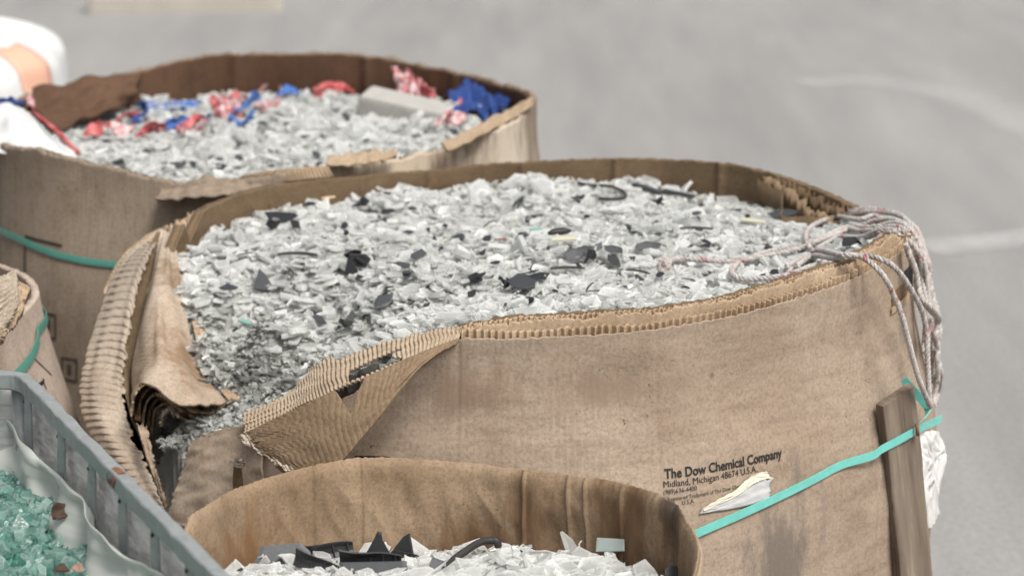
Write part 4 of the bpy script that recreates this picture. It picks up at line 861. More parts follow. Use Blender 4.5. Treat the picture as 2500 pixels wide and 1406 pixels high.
for k in range(40):
    u = r.uniform(0, 260); v = r.uniform(1140, 1400); p = Hg.hit(u, v)
    if not Hg.inside(np.array([p[0]]), np.array([p[1]]))[0]: continue
    bv, bf = CUB[k % 10]
    me = bpy.data.meshes.get('green_crumb%d' % (k % 10))
    if me is None:
        me = bpy.data.meshes.new('green_crumb%d' % (k % 10)); me.from_pydata(bv.tolist(), [], bf.tolist()); me.materials.append(M_green)
        at = me.attributes.new('shade', 'FLOAT', 'POINT'); at.data.foreach_set('value', np.full(len(bv), .35+.06*(k % 10), np.float32)); a2_ = me.attributes.new('rim', 'FLOAT', 'POINT'); a2_.data.foreach_set('value', rim_of(bv).astype(np.float32)); me.update()
    put('green_glass_chunk', me, p+np.array([0, 0, .003]), r.uniform(.006, .009), r.uniform(0, 1.2), r.uniform(0, 6), r.uniform(0, 6), 'chunk of teal green tempered glass on the heap in the crate', 'glass chunk', 'green glass chunks')

# ------------------------------------------------------------------ dark plastic pieces
def poly_plate(pts, th, bend=0, rib=False):
    o = np.array(pts, float); n = len(o); zf = bend*(o[:, 0]**2); m = o*.88
    v = np.concatenate([np.c_[o, zf-th/2], np.c_[o, zf+th*.3], np.c_[m, bend*m[:, 0]**2+th/2]]); f = [tuple(range(n-1, -1, -1))]
    for i in range(n):
        j = (i+1) % n; f += [(i, j, n+j, n+i), (n+i, n+j, 2*n+j, 2*n+i)]
    f.append(tuple(range(2*n, 3*n))); return v, f
def rand_plate(seed, el=1.3, n=6):
    q = np.random.default_rng(seed); a = (np.arange(n)+q.uniform(-.35, .35, n))/n*2*PI; rd = q.uniform(.6, 1.1, n)
    return np.c_[np.cos(a)*rd*el, np.sin(a)*rd/el]
def arc_bar(n=12, bend=.25, wd=.12, th=.09, taper=0):
    t = np.linspace(-1, 1, n); pth = np.c_[t, bend*(1-t*t), 0*t]; v, f, _ = tube(pth, wd*(1-taper*np.abs(t)**3), 6, flat=(1, th/wd)); return v, f
def chunk(seed):
    q = np.random.default_rng(seed); V = []; F = []; off = 0
    for k in range(3):
        v, f = poly_plate(rand_plate(seed*7+k, 1.2, 5)*(.95-.15*k), .14); R_ = rotm(np.array([q.uniform(.2, 1.3)]), np.array([q.uniform(0, 6)]), np.array([q.uniform(0, 6)]))[0]
        v = v@R_.T+np.array([q.uniform(-.3, .3), q.uniform(-.3, .3), .25*k]); V.append(v); F += [tuple(a+off for a in x) for x in f]; off += len(v)
    return np.concatenate(V), F
def piece(vf, u, v, spx, spin, tilt, mat, label, cat='plastic piece', heap=None, lift=.013, az=None, group=None, name='plastic_piece', smooth=False):
    heap = heap or Hm; p = heap.hit(u, v); s = spx*pxm(p)/2
    vv, ff = vf; o = mesh_obj(name, np.asarray(vv), ff, mat, None, smooth)
    o.location = p+np.array([0, 0, lift]); o.scale = (s, s, s)
    q = Matrix(rotm(np.array([tilt]), np.array([spin]), np.array([spin if az is None else az]))[0].tolist()); o.rotation_euler = q.to_euler()
    return tag(o, label, cat, group)
GB = 'black fragments on the large heap'
PL = [  # kind, u, v, size px, spin, tilt, mat, label
 ('bar', 1580, 478, 92, -.75, .15, M_slate, 'long dark bar lying near the back rim of the large box, left of its twin'),
 ('bar', 1655, 490, 88, -.55, .12, M_slate, 'long dark bar near the back rim of the large box, right of its twin'),
 ('arc', 727, 641, 98, -.05, .2, M_rubber, 'curved dark rubber strip on the left part of the large heap'),
 ('chunk', 873, 662, 78, .9, .3, M_black, 'crumpled black plastic chunk right of the curved rubber strip'),
 ('tri', 640, 706, 74, -1.0, .7, M_slate, 'dark triangular plate propped up left of the large heap'),
 ('plate', 935, 756, 66, .8, .6, M_slate, 'smooth slate grey plate near the front left rim of the large box'),
 ('tri', 858, 792, 36, 1.4, .8, M_black, 'small black triangle standing near the front left of the large heap'),
 ('plate', 688, 548, 70, -.2, .35, M_black, 'black plate at the back left of the large heap'),
 ('chunk', 668, 572, 48, .4, .3, M_black, 'folded black scrap just below the black plate at the back left'),
 ('plate', 722, 566, 40, -.8, .3, M_black, None),
 ('chunk', 884, 514, 44, .1, .3, M_black, 'rough black lump near the back rim at the upper left of the large heap'),
 ('plate', 945, 535, 34, .1, .4, M_black, None), ('plate', 1008, 527, 20, .1, .3, M_black, None),
 ('chunk', 1264, 516, 52, .1, .3, M_black, 'ragged black lump in the back middle of the large heap'),
 ('chunk', 1413, 505, 40, .3, .3, M_black, 'small ragged black lump below the thin black wire'),
 ('round', 1366, 586, 58, .25, .2, M_rubber, 'rounded black rubber plug in the middle of the large heap'),
 ('plate', 1404, 642, 52, .5, .8, M_slate, 'dark grey shard at the left of the black cluster'),
 ('tri', 1432, 628, 44, .2, .7, M_black, 'black shard in the middle of the black cluster'),
 ('tri', 1460, 622, 34, .9, .8, M_slate, 'pointed grey shard at the top of the black cluster'),
 ('plate', 1496, 628, 44, -.5, .6, M_slate, 'dark grey shard at the right of the black cluster'),
 ('chunk', 1440, 650, 46, .2, .5, M_black, 'black scrap at the foot of the black cluster'),
 ('plate', 1500, 655, 40, -.9, .6, M_black, None),
 ('plate', 1582, 621, 52, .2, .7, M_slate, 'flat dark grey plate standing left of the rope end'),
 ('arc', 1612, 618, 34, -.5, .4, M_black, None),
 ('plate', 1276, 708, 84, .35, .35, M_slate, 'large octagonal slate plate near the front of the large heap'),
 ('plate', 1316, 696, 46, .3, .3, M_black, 'black cap touching the octagonal slate plate'),
 ('arc', 1386, 676, 84, .02, .15, M_rubber, 'flat black rubber strip right of the octagonal slate plate'),
 ('arc', 1556, 684, 62, -.35, .2, M_rubber, 'thin black strip below the black cluster'),
 ('arc', 1440, 722, 40, 1.1, .4, M_black, None), ('arc', 1452, 732, 40, .1, .1, M_black, None),
 ('plate', 1690, 437, 58, -.2, .4, M_slate, 'grey plate against the back rim at the upper right of the large heap'),
 ('chunk', 1606, 512, 34, -.3, .3, M_black, None), ('arc', 1700, 578, 80, -.05, .2, M_slate, 'bent grey strip towards the right of the large heap'),
 ('plate', 1020, 642, 44, .4, .6, M_slate, None), ('plate', 990, 668, 36, -.4, .5, M_slate, None),
 ('chunk', 1165, 700, 46, .4, .4, M_black, None), ('chunk', 1235, 712, 34, .4, .4, M_black, None), ('plate', 1210, 662, 26, .4, .4, M_black, None),
 ('arc', 1195, 565, 44, .9, .3, M_black, None), ('plate', 1270, 600, 40, .9, .5, M_slate, None), ('plate', 1120, 595, 30, .5, .3, M_slate, None),
 ('plate', 1155, 737, 34, .6, .5, M_black, None), ('chunk', 840, 812, 38, .3, .4, M_black, None), ('plate', 880, 700, 30, -1.2, .4, M_black, None),
 ('plate', 840, 570, 26, 1.3, .4, M_black, None), ('plate', 1700, 540, 26, .4, .4, M_slate, None), ('plate', 1910, 540, 60, .3, .3, M_slate, None),
 ('plate', 2080, 610, 66, .1, .3, M_black, 'black plate tucked under the rope at the right rim'),
 ('arc', 1680, 704, 34, -.4, .3, M_black, None), ('plate', 760, 690, 26, .3, .4, M_slate, None), ('arc', 600, 640, 44, .3, .4, M_slate, None), ('plate', 560, 720, 40, .1, .3, M_slate, None),
 ('plate', 780, 800, 40, -.8, .5, M_slate, None), ('plate', 1560, 700, 30, -.8, .4, M_slate, None), ('chunk', 1290, 556, 26, .2, .3, M_slate, None), ('plate', 1000, 585, 28, .2, .4, M_slate, None)]
qf = np.random.default_rng(8)
for _k in range(70): PL.append((('plate', 'chunk', 'tri', 'arc')[_k % 4], qf.uniform(600, 1950), qf.uniform(470, 770), qf.uniform(12, 32), qf.uniform(-1.2, 1.2), qf.uniform(.2, .7), (M_black, M_slate)[_k % 2], None))
for i, (k, u, v, s, sp2, tl, mt, lb_) in enumerate(PL):
    if k == 'bar': vf = poly_plate([(-1, -.16), (.98, -.2), (1, .14), (.3, .2), (-.96, .18)], .14)
    elif k == 'arc': vf = arc_bar(14, .18, .13, .07, .3)
    elif k == 'tri': vf = poly_plate([(-1, .35), (.2, -.75), (1, .1), (-.1, .5)], .10)
    elif k == 'round': vf = arc_bar(14, .08, .34, .30, .7)
    elif k == 'chunk': vf = chunk(i+1)
    else: vf = poly_plate(rand_plate(i+3, 1.25, 6 if i % 2 else 7), .10, .05*(i % 3))
    piece(vf, u, v, s, sp2, tl, mt, lb_ or 'small black fragment scattered on the large glass heap', 'plastic piece', group=None if lb_ else GB, az=0.0, smooth=k in ('arc', 'round'))
def wire(pix, rad, label, heap, mat, lift=.008, zs=None, name='wire', cat='wire'):
    pts = [heap.hit(u, v)+np.array([0, 0, lift+(zs[i] if zs else 0)]) for i, (u, v) in enumerate(pix)]; c = cr(pts, 50); v, f, _ = tube(c, rad, 8)
    o = mesh_obj(name, v-c[0], f, mat, None, True); o.location = c[0]; return tag(o, label, cat)
wire([(1412, 458), (1440, 463), (1490, 466), (1522, 480), (1526, 492), (1500, 497), (1462, 496)], .0028, 'thin black wire curled in a loop at the back of the large heap', Hm, M_rubber)
for (u, v, s, mt, lb_, an) in ((1310, 578, 34, M_teal, 'small teal chip in the back middle of the large heap', .1), (1222, 604, 32, M_brown, 'small brownish red chip left of the teal chip', .1), (1376, 603, 62, M_yel, 'cream strip lying under the rounded rubber plug', .12),
        (1838, 558, 60, M_yel, 'cream strip on the right of the large heap', -.25), (802, 500, 34, plain('ochre_chip', (.55, .42, .25), .6), 'ochre chip against the back rim of the large heap', .3), (606, 806, 52, M_teal, 'teal printed chip at the left of the large heap', -.5), (1090, 606, 26, M_yel, 'pale yellow chip in the middle left of the large heap', .3)):
    piece(poly_plate([(-1, -.25), (.95, -.3), (1, .2), (-.2, .32), (-.96, .22)], .14), u, v, s, an, .25, mt, lb_, 'chip', az=0, name='chip')
# milky bottle neck piece at the right
v, f, _ = tube(np.c_[np.linspace(-1, 1, 16), .25*np.sin(np.linspace(0, 2.5, 16)), 0*np.linspace(0, 1, 16)], .42+.16*np.sin(np.linspace(0, 3, 16)), 12)
piece((v, f), 1940, 512, 105, -.75, .2, M_porc, 'milky curved piece leaning on the back right rim of the large box', 'glass piece', lift=.012, az=0, name='bottle_piece', smooth=True)

# dark parts in the foreground tub
def xpiece(vf, u, v, y, spx, rot, mat, label, name='plastic_piece', smooth=False, cat='plastic piece', group=None):
    p = P(u, v, y); s = spx*pxm(p)/2; o = mesh_obj(name, np.asarray(vf[0]), vf[1], mat, None, smooth); o.location = p; o.scale = (s,)*3; o.rotation_euler = rot
    return tag(o, label, cat, group)
def trim_part(seed, fins):
    """moulded trim: a bent plate with ribs"""
    q = np.random.default_rng(seed); V = []; F = []; off = 0
    def addp(v, f):
        nonlocal off
        V.append(v); F.extend([tuple(a+off for a in x) for x in f]); off += len(v)
    t = np.linspace(-1, 1, 12); sec = np.array([(0, 0), (.16, .10), (.3, .28), (.34, .5)])
    G = np.stack([np.stack([[x, s[0]+.05*math.sin(3*x), s[1]*(1-.35*x)] for s in sec]) for x in t]); nn = grid_normals(G); addp(*[a for a in solid_from_grid(np.stack([G+nn*.03, G-nn*.03]))])
    for i in range(fins):
        x = -.8+1.6*i/max(fins-1, 1); v, f = poly_plate([(0, 0), (.32, .02), (.36, .42), (.05, .12)], .05); addp(np.c_[v[:, 2]+x, v[:, 0], v[:, 1]], f)
    return np.concatenate(V), F
xpiece(poly_plate([(-1, -.3), (-.72, .42), (.35, .58), (.62, .36), (.86, -.1), (.6, -.55), (-.9, -.6)], .06), 700, 1372, 2.49, 175, (.95, .1, .1), M_slate, 'flat dark grey panel at the left of the foreground tub')
vv, f2, _ = tube(np.array([[0, 0, 0], [0, 0, .5], [0, 0, .55]]), np.array([.5, .5, .25]), 10)
xpiece((vv, f2), 660, 1352, 2.50, 34, (.7, .2, 0), M_galv, 'bright screw head on the dark grey panel', 'screw', True, 'screw')
for i, (u, v, y, s, ro, lb_) in enumerate(((800, 1366, 2.53, 135, (.5, -.1, .25), 'ribbed black trim part beside the dark grey panel'), (905, 1388, 2.46, 150, (.75, 0, -.05), 'black trim part lying flat in front of the standing pieces'), (770, 1396, 2.45, 120, (.4, .2, -.3), 'black ribbed scrap at the bottom edge of the tub'),
        (990, 1372, 2.53, 80, (.4, .3, .6), 'small ribbed black scrap beside the standing black fin'))):
    xpiece(trim_part(i+3, 4+i % 2), u, v, y, s, ro, M_black, lb_)
xpiece(poly_plate([(-.95, -.75), (-.35, .55), (-.2, .95), (.0, .9), (.08, .55), (.95, -.8), (.7, -.9), (-.1, -.2)], .12), 928, 1342, 2.55, 96, (1.35, .1, .1), M_black, 'tall split black fin standing up in the foreground tub')
xpiece(poly_plate([(-.5, -1), (-.85, -.1), (-.1, .8), (.3, 1), (.45, .1), (.6, -1)], .16, .2), 990, 1342, 2.555, 82, (1.3, -.1, -.2), M_black, 'black hooked fin standing right of the tall split fin')
xpiece(poly_plate([(-1, .28), (.95, .3), (1, -.1), (.7, -.5), (-.7, -.45)], .08), 912, 1395, 2.44, 170, (1.0, 0, .03), M_slate, 'dark grey strip panel at the bottom edge of the tub')
def pwire(pts, rad, label, mat, cat='tube', name='rubber_tube', flat=None):
    c = cr([P(*q) for q in pts], 40); v, f, _ = tube(c, rad, 10, flat=flat); o = mesh_obj(name, v-c[0], f, mat, None, True); o.location = c[0]; return tag(o, label, cat)
pwire([(1085, 1392, 2.46), (1110, 1364, 2.49), (1140, 1342, 2.51), (1170, 1324, 2.53), (1195, 1319, 2.54), (1212, 1320, 2.54), (1217, 1334, 2.54)], .0048, 'bent black rubber tube leaning on the glass in the foreground tub', M_rubber)
pwire([(545, 1412, 2.40), (575, 1398, 2.42), (590, 1388, 2.43)], .0022, 'short black rod at the far left of the foreground tub', M_rubber, 'rod', 'rod')
pwire([(585, 1412, 2.43), (610, 1398, 2.45), (632, 1388, 2.46), (660, 1382, 2.47)], .0025, 'thin black rod beside the dark grey panel', M_rubber, 'rod', 'rod')
pwire([(1258, 1344, 2.52), (1272, 1356, 2.51), (1284, 1374, 2.49)], .0055, 'thick black bar end in the glass of the foreground tub', M_rubber, 'rod', 'bar')
pwire([(1362, 1384, 2.47), (1385, 1392, 2.46), (1412, 1396, 2.45)], .0055, 'curved black strip lying in the right of the foreground tub', M_black, 'strip', 'strip', (1, .5))
pwire([(1416, 1340, 2.55), (1414, 1328, 2.55), (1420, 1319, 2.55)], .0009, 'short white wire end above the glass in the foreground tub', M_paper, 'wire', 'wire')
xpiece(poly_plate([(-1, -.5), (1, -.4), (.98, .45), (-.95, .5)], .12), 1490, 1330, 2.53, 70, (1.0, 0, -.08), plain('frosted_printed_glass', (.40, .47, .45), .15, trans=.4), 'printed rectangular glass piece on top of the foreground heap', 'glass_piece', False, 'glass piece')
xpiece(poly_plate([(-.9, -.5), (.8, -.8), (1, .6), (-.6, .8)], .12), 1070, 1385, 2.47, 60, (.8, .3, .2), M_slate, 'bent grey plate left of the rubber tube')
xpiece(poly_plate(rand_plate(9, 1, 9), .12), 1235, 1392, 2.45, 52, (.9, .1, .2), M_slate, 'round grey plate at the bottom middle of the foreground tub')
xpiece(poly_plate(rand_plate(19, 1, 9), .12), 1640, 1396, 2.43, 40, (.9, .1, .2), M_slate, 'round grey plate at the right end of the foreground tub')
xpiece(poly_plate(rand_plate(29, 1.2, 6), .10), 1570, 1374, 2.49, 36, (1.3, .4, .5), M_black, 'small black sliver at the right of the foreground heap')
# leaves in the crate
def leaf(u, v, z, s, rot, label):
    t = np.linspace(0, 1, 12); wv = np.sin(PI*t)**.8*.42; G = np.zeros((12, 7, 3))
    for i in range(12):
        for j in range(7):
            q = (j-3)/3; G[i, j] = (t[i]-.5, q*wv[i], .25*abs(q)**1.5*wv[i]*2+.06*math.sin(9*t[i]+3*q))
    nn = grid_normals(G); vv, f2 = solid_from_grid(np.stack([G+nn*.008, G-nn*.008])); o = mesh_obj('dry_leaf', vv, f2, M_leaf, None, True)
    o.location = PZ(u, v, z); o.scale = (s,)*3; o.rotation_euler = rot; tag(o, label, 'leaf'); return o
leaf(143, 1248, .80, .026, (.9, -.5, 1.1), 'curled dark brown leaf between the green glass and the liner')
leaf(150, 1392, .782, .019, (.2, .1, .2), 'brown leaf scrap lying on the green glass')
leaf(188, 1388, .782, .017, (.3, .1, -.5), 'pinkish brown leaf scrap beside the other on the green glass').data.materials[0] = plain('pale_leaf', (.30, .19, .14), .8)

# ------------------------------------------------------------------ things in the far box
cbp = Hfar.hit(990, 300)
vv, f2 = poly_plate([(-.12, -.045), (.12, -.045), (.122, -.03), (.122, .04), (-.12, .045), (-.123, .03)], .085); vv = np.asarray(vv); vv[12:, :2] *= 1.09
o = mesh_obj('concrete_block', vv, f2, M_conc); o.location = P(1003, 281, cbp[1]+.05); o.scale = (.92, .9, .82); o.rotation_euler = (.12, .16, -.30); bv_ = o.modifiers.new('b', 'BEVEL'); bv_.width = .008; bv_.segments = 3; tag(o, 'rounded grey concrete block lying in the far box', 'concrete block')
def shred(net, mat, label, seed, name='bag_scrap', wr=.01, cat='plastic scrap', group=None, th=.0015, jg=(.1, .1, .2, .2)):
    A = np.array([[P(*q) for q in row] for row in net]); c = A.reshape(-1, 3).mean(0)
    o = sheet(name, (A-c).tolist(), 22, 40, mat, None, th, wrinkle=wr, wscale=9, wseed=seed, jag=jg, world=False); o.location = c; return tag(o, label, cat, group)
shred([[(1085, 230, 4.75), (1130, 195, 4.85), (1200, 205, 4.85), (1250, 240, 4.75)], [(1100, 262, 4.6), (1150, 248, 4.68), (1205, 252, 4.68), (1245, 258, 4.62)], [(1120, 285, 4.5), (1165, 284, 4.55), (1200, 280, 4.55), (1225, 275, 4.52)]], M_blue, 'dark blue tarpaulin crumpled at the right of the far box', 61, wr=.012)
shred([[(955, 172, 4.98), (985, 165, 4.98), (1020, 185, 4.96), (1060, 200, 4.94)], [(965, 205, 4.94), (995, 215, 4.93), (1030, 225, 4.92), (1065, 230, 4.9)], [(985, 225, 4.9), (1010, 240, 4.88), (1045, 245, 4.88), (1070, 248, 4.86)]], M_pink, 'faded red and white shred standing against the back wall of the far box', 62, wr=.02)
shred([[(985, 188, 4.95), (1015, 192, 4.95), (1020, 205, 4.94)], [(990, 205, 4.93), (1010, 210, 4.93), (1022, 218, 4.92)]], M_red, 'bright red scrap on the faded shred in the far box', 63, wr=.008)
shred([[(500, 245, 4.9), (540, 232, 4.92), (580, 228, 4.92), (610, 232, 4.9)], [(515, 270, 4.82), (550, 268, 4.82), (580, 262, 4.82), (605, 255, 4.82)], [(530, 300, 4.72), (560, 296, 4.72), (585, 290, 4.72), (605, 280, 4.74)]], M_red, 'crumpled red bag shred at the back left of the far box', 64, wr=.018)
shred([[(530, 262, 4.8), (560, 256, 4.8), (590, 256, 4.8)], [(535, 292, 4.7), (565, 290, 4.7), (600, 282, 4.72)]], M_pink, 'pale red crinkled shred in front of the crumpled red one', 65, wr=.015)
shred([[(330, 254, 4.92), (390, 252, 4.92), (450, 251, 4.92), (496, 250, 4.92)], [(340, 272, 4.88), (395, 270, 4.88), (450, 268, 4.88), (496, 270, 4.88)]], M_blue2, 'straight bright blue strip at the back left of the far box', 66, wr=.004, th=.01)
for i, (pp, mt, lb_) in enumerate((([(330, 355), (370, 335), (430, 325), (480, 320), (500, 300)], M_red, 'red ribbon of torn bag across the left of the far heap'), ([(400, 335), (440, 318), (480, 312), (520, 308)], M_blue2, 'blue ribbon of torn bag across the left of the far heap'),
        ([(230, 330), (270, 315), (310, 305), (345, 296)], M_red, 'dark red ribbon at the left edge of the far heap'), ([(570, 290), (595, 275), (620, 262), (640, 250)], M_blue2, 'short blue ribbon right of the crumpled red shred'),
        ([(760, 238), (800, 230), (840, 230), (870, 238)], M_red, 'red ribbon lying at the back of the far heap'), ([(670, 252), (700, 244), (735, 244)], M_blue2, 'blue scrap in the back middle of the far heap'), ([(625, 240), (660, 232), (700, 234)], M_pink, 'pale red scrap in the back middle of the far heap'),
        ([(1020, 240), (1040, 243), (1065, 250)], M_red, 'red scrap just behind the concrete block'), ([(1120, 280), (1140, 284), (1165, 290)], M_red, 'red scrap right of the concrete block'), ([(1060, 320), (1080, 305), (1100, 300)], M_pink, 'pink shred in front of the concrete block end'), ([(1200, 272), (1215, 266), (1235, 262)], M_red, 'red scrap beside the blue tarpaulin'), ([(200, 345), (225, 338), (250, 340)], M_red, 'dark red scrap at the far left of the far heap'), ([(510, 300), (500, 320), (470, 335), (440, 345)], M_pink, 'pale red ribbon trailing below the crumpled red shred'), ([(340, 275), (360, 285), (345, 300), (320, 312)], M_blue, 'dark blue ribbon at the left of the far heap'), ([(270, 330), (300, 335), (330, 328)], M_pink, 'pink and white shred at the left of the far heap'), ([(560, 300), (590, 310), (620, 300)], M_blue2, 'blue shred below the crumpled red one'), ([(620, 270), (650, 275), (690, 262)], M_pink, 'pink shred right of the crumpled red one'), ([(1085, 300), (1110, 310), (1140, 300)], M_pink, 'pink shred near the right end of the concrete block'))):
    pts = [Hfar.hit(u, v)+np.array([0, 0, .012+.010*math.sin(k*2.6+i)]) for k, (u, v) in enumerate(pp)]; c0 = np.mean(pts, 0)
    tw = [np.array([0, -.020*math.cos(k*.9+i), .016*math.sin(k*.9+i)]) for k in range(len(pts))]; A = [[q-c0+tw[k]*(1.6 if k % 2 else 1) for k, q in enumerate(pts)], [q-c0+np.array([0, 0, .004]) for q in pts], [q-c0-tw[k] for k, q in enumerate(pts)]]
    o = sheet('bag_scrap', A, 12, 40, mt, None, .0015, wrinkle=.004, wscale=10, wseed=70+i, world=False, jag=(.1, .1, .2, .2)); o.location = c0; tag(o, lb_, 'plastic scrap')
shred([[(-30, 258, 4.35), (20, 248, 4.33), (50, 262, 4.3), (60, 272, 4.28)], [(-30, 300, 4.25), (30, 300, 4.22), (85, 310, 4.2), (112, 318, 4.18)], [(-30, 340, 4.16), (60, 350, 4.13), (130, 362, 4.1), (182, 378, 4.07)], [(-30, 362, 4.10), (60, 372, 4.07), (120, 384, 4.05), (180, 388, 4.04)]], M_white, 'white woven bag hanging over the left side of the far box', 81, wr=.005, cat='bag', name='woven_bag', th=.002, jg=(0, 0, 0, 0))
shred([[(66, 268, 4.32), (100, 296, 4.26), (135, 325, 4.2), (170, 360, 4.14), (190, 378, 4.1)], [(80, 270, 4.34), (112, 296, 4.28), (148, 326, 4.22), (180, 358, 4.16), (200, 378, 4.12)]], M_red, 'red edge of the torn bag beside the white woven bag', 82, wr=.004)
shred([[(-30, 238, 4.5), (0, 240, 4.48), (30, 240, 4.46), (60, 242, 4.44)], [(-30, 255, 4.42), (0, 258, 4.4), (30, 252, 4.4), (62, 262, 4.38)]], M_blue, 'blue scrap at the left edge above the white woven bag', 83, wr=.006)
shred([[(62, 232, 4.6), (75, 230, 4.6), (82, 234, 4.58)], [(64, 258, 4.5), (76, 262, 4.5), (86, 270, 4.48)]], M_pink, 'red and white scrap on the left rim of the far box', 84, wr=.006)
rr = np.random.default_rng(5)
for i in range(46):
    u = rr.uniform(220, 1150); v = rr.uniform(265, 430); p = Hfar.hit(u, v)
    if not Hfar.inside(np.array([p[0]]), np.array([p[1]]), .03)[0]: continue
    if 870 < u < 1130 and v < 330: continue
    piece(poly_plate(rand_plate(200+i, 1.2, 6), .12), u, v, rr.uniform(18, 40), rr.uniform(0, 3), rr.uniform(.1, .8), M_slate if i % 3 else M_black, 'blurred dark fragment scattered on the far glass heap', 'plastic piece', Hfar, .008, 0.0, 'dark fragments on the far heap')

# ================================================================== WHITE SACK BEHIND
sk = thing('bulk_bag', 'white blurred bulk bag with a peach patch at the upper left behind the boxes', 'bag', (-1.75, 6.1, 0))
th, zz = np.meshgrid(np.linspace(0, 2*PI, 96, endpoint=False), np.linspace(0, 1, 50), indexing='ij')
rad = .46*(1+.10*np.sin(PI*zz))*np.where(zz > .86, np.sqrt(np.clip(1-((zz-.86)/.142)**2, 0, 1)), 1); sq = 1/(np.abs(np.cos(th))**5+np.abs(np.sin(th))**5)**.2
rad = rad*(.75+.25*sq)*(1+.02*noise2(np.cos(th)*5, np.sin(th)*5+zz*3, 88)+.012*np.sin(th*9+zz*4))
G = np.stack([rad*np.cos(th), rad*np.sin(th), zz*.845+.02*noise2(np.cos(th)*3, np.sin(th)*3, 89)], -1); I = G*.985
v, f = solid_from_grid(np.stack([G, I]), None, True); mesh_obj('body', v, f, M_white, sk, True)
def sack_panel(name, t0, t1, z0, z1, mat):
    i0, i1 = int(t0/(2*PI)*96), int(t1/(2*PI)*96); j0, j1 = int(z0*49), int(z1*49); g_ = G[np.arange(i0, i1+1) % 96, j0:j1+1]
    c = np.array([0, 0, .45]); d = (g_-c); d /= np.linalg.norm(d, axis=-1, keepdims=True); v, f = solid_from_grid(np.stack([g_+d*.006, g_+d*.002])); mesh_obj(name, v, f, mat, sk, True)
sack_panel('peach_panel', 2*PI-.52, 2*PI-.20, .50, .95, M_peach)

# ================================================================== PLANK, PAPER, ROPE
pl = bpy.data.objects.new('x', None)
def plank():
    top_l, top_r = (2142, 965), (2212, 935)
    a, z = main.hit(2152, 958); p0 = main.pt(a, z, .016); a2, z2 = main.hit(2200, 1400); p1 = main.pt(a2, z2, .014)
    dn = p1-p0; Ld = np.linalg.norm(dn); dn /= Ld; nr = .8*np.array([math.cos((a+a2)/2), math.sin((a+a2)/2), 0])+np.array([0, -.5, 0]); nr -= dn*nr.dot(dn); nr /= np.linalg.norm(nr); sd2 = np.cross(nr, dn)
    if sd2[0] < 0: sd2 = -sd2
    wd, th_ = .062, .016; V = []; F = []
    L2 = Ld*2.35; n = 60; prof = [(-1, -1), (-1, .86), (-.94, 1), (.94, 1), (1, .86), (1, -1)]
    V = []
    for i in range(n):
        s = L2*i/(n-1)
        for (a_, b_) in prof:
            e = .0016*noise2(np.array(s*14.0), np.array(a_*3.0), 44); x = a_*wd/2+e*(1 if abs(a_) > .9 else 0); top = (.009*(a_) + .004*noise2(np.array(a_*4.0), np.array(1.), 46)) if i == 0 else 0
            V.append((x, b_*th_/2, -s+top))
    k = len(prof)
    for i in range(n-1):
        for j in range(k): F.append((i*k+j, i*k+(j+1) % k, (i+1)*k+(j+1) % k, (i+1)*k+j))
    F += [tuple(range(k-1, -1, -1)), tuple(range((n-1)*k, n*k))]
    o = mesh_obj('wooden_plank', V, F, M_wood); Mx = Matrix((tuple(sd2), tuple(nr), tuple(-dn))).transposed().to_4x4(); Mx.translation = Vector(p0+nr*th_/2); o.matrix_world = Mx
    tag(o, 'weathered grey brown plank strapped upright to the right side of the large box', 'plank'); return p0, dn, nr, sd2, th_
pk = plank()
# strap over the plank and on to the loose end
def ribbon(pts, wd, mat, label=None, parent=None, name='plastic_strap', up=(0, 0, 1)):
    c = cr(pts, 260); u_ = np.array(up, float); t = np.gradient(c, axis=0); t /= np.linalg.norm(t, axis=1)[:, None]; s = u_[None]-t*(t@u_)[:, None]; s /= np.linalg.norm(s, axis=1)[:, None]
    n = np.cross(t, s); V = np.stack([np.stack([c+s*wd/2, c-s*wd/2], 1), np.stack([c+s*wd/2+n*.0012, c-s*wd/2+n*.0012], 1)]); v, f = solid_from_grid(V)
    o = mesh_obj(name, v-c[0] if parent is None else v-np.array(parent.location), f, mat, parent)
    if parent is None: o.location = c[0]
    if label: tag(o, label, 'strap', 'plastic straps round the boxes')
    return o
def on_plank(u, v, off=.003):
    d = ray(u, v); p0, dn, nr, sd2, th_ = pk; o0 = np.array([0, 0, CAM_H]); c = p0+nr*(th_+off); t = (c-o0).dot(nr)/d.dot(nr); return o0+d*t
a0, z0 = main.hit(1560, 1360)
pts = [main.pt(a0-k*.12, z0, .0045) for k in (7, 6, 5, 4, 3, 2, 1)]+[main.pt(*main.hit(u, v), .0045) for u, v in ((1560, 1360), (1640, 1326), (1712, 1292), (1800, 1254), (1900, 1208), (1980, 1168), (2050, 1132))]
yq = float(on_plank(2232, 1052)[1])
pts += [main.pt(*main.hit(2110, 1106), .014), on_plank(2152, 1096, .002), on_plank(2190, 1076, .002), on_plank(2224, 1057, .003), P(2246, 1045, yq+.03), P(2270, 1034, yq+.08), P(2297, 1022, yq+.12)]
ribbon(pts, .0122, M_strap, 'turquoise strap across the large box and over the plank, ending loose at the right')
yb = float(on_plank(2232, 1052)[1])
ribbon([P(2205, 925, yb+.06), P(2228, 952, yb+.06), P(2250, 975, yb+.07), P(2266, 996, yb+.08), P(2262, 1015, yb+.07), P(2246, 1034, yb+.05), P(2234, 1046, yb+.03)], .013, M_strap, 'loose twisted turquoise strap end behind the plank', up=(.5, -.2, .8))
v, f, _ = tube(np.array([P(2238, 1036, yb-.004), P(2241, 1062, yb-.004)]), .0045, 8, flat=(1, .6)); o = mesh_obj('strap_buckle', v, f, M_rust, None, True); tag(o, 'rusty metal strap clip at the edge of the plank', 'buckle')
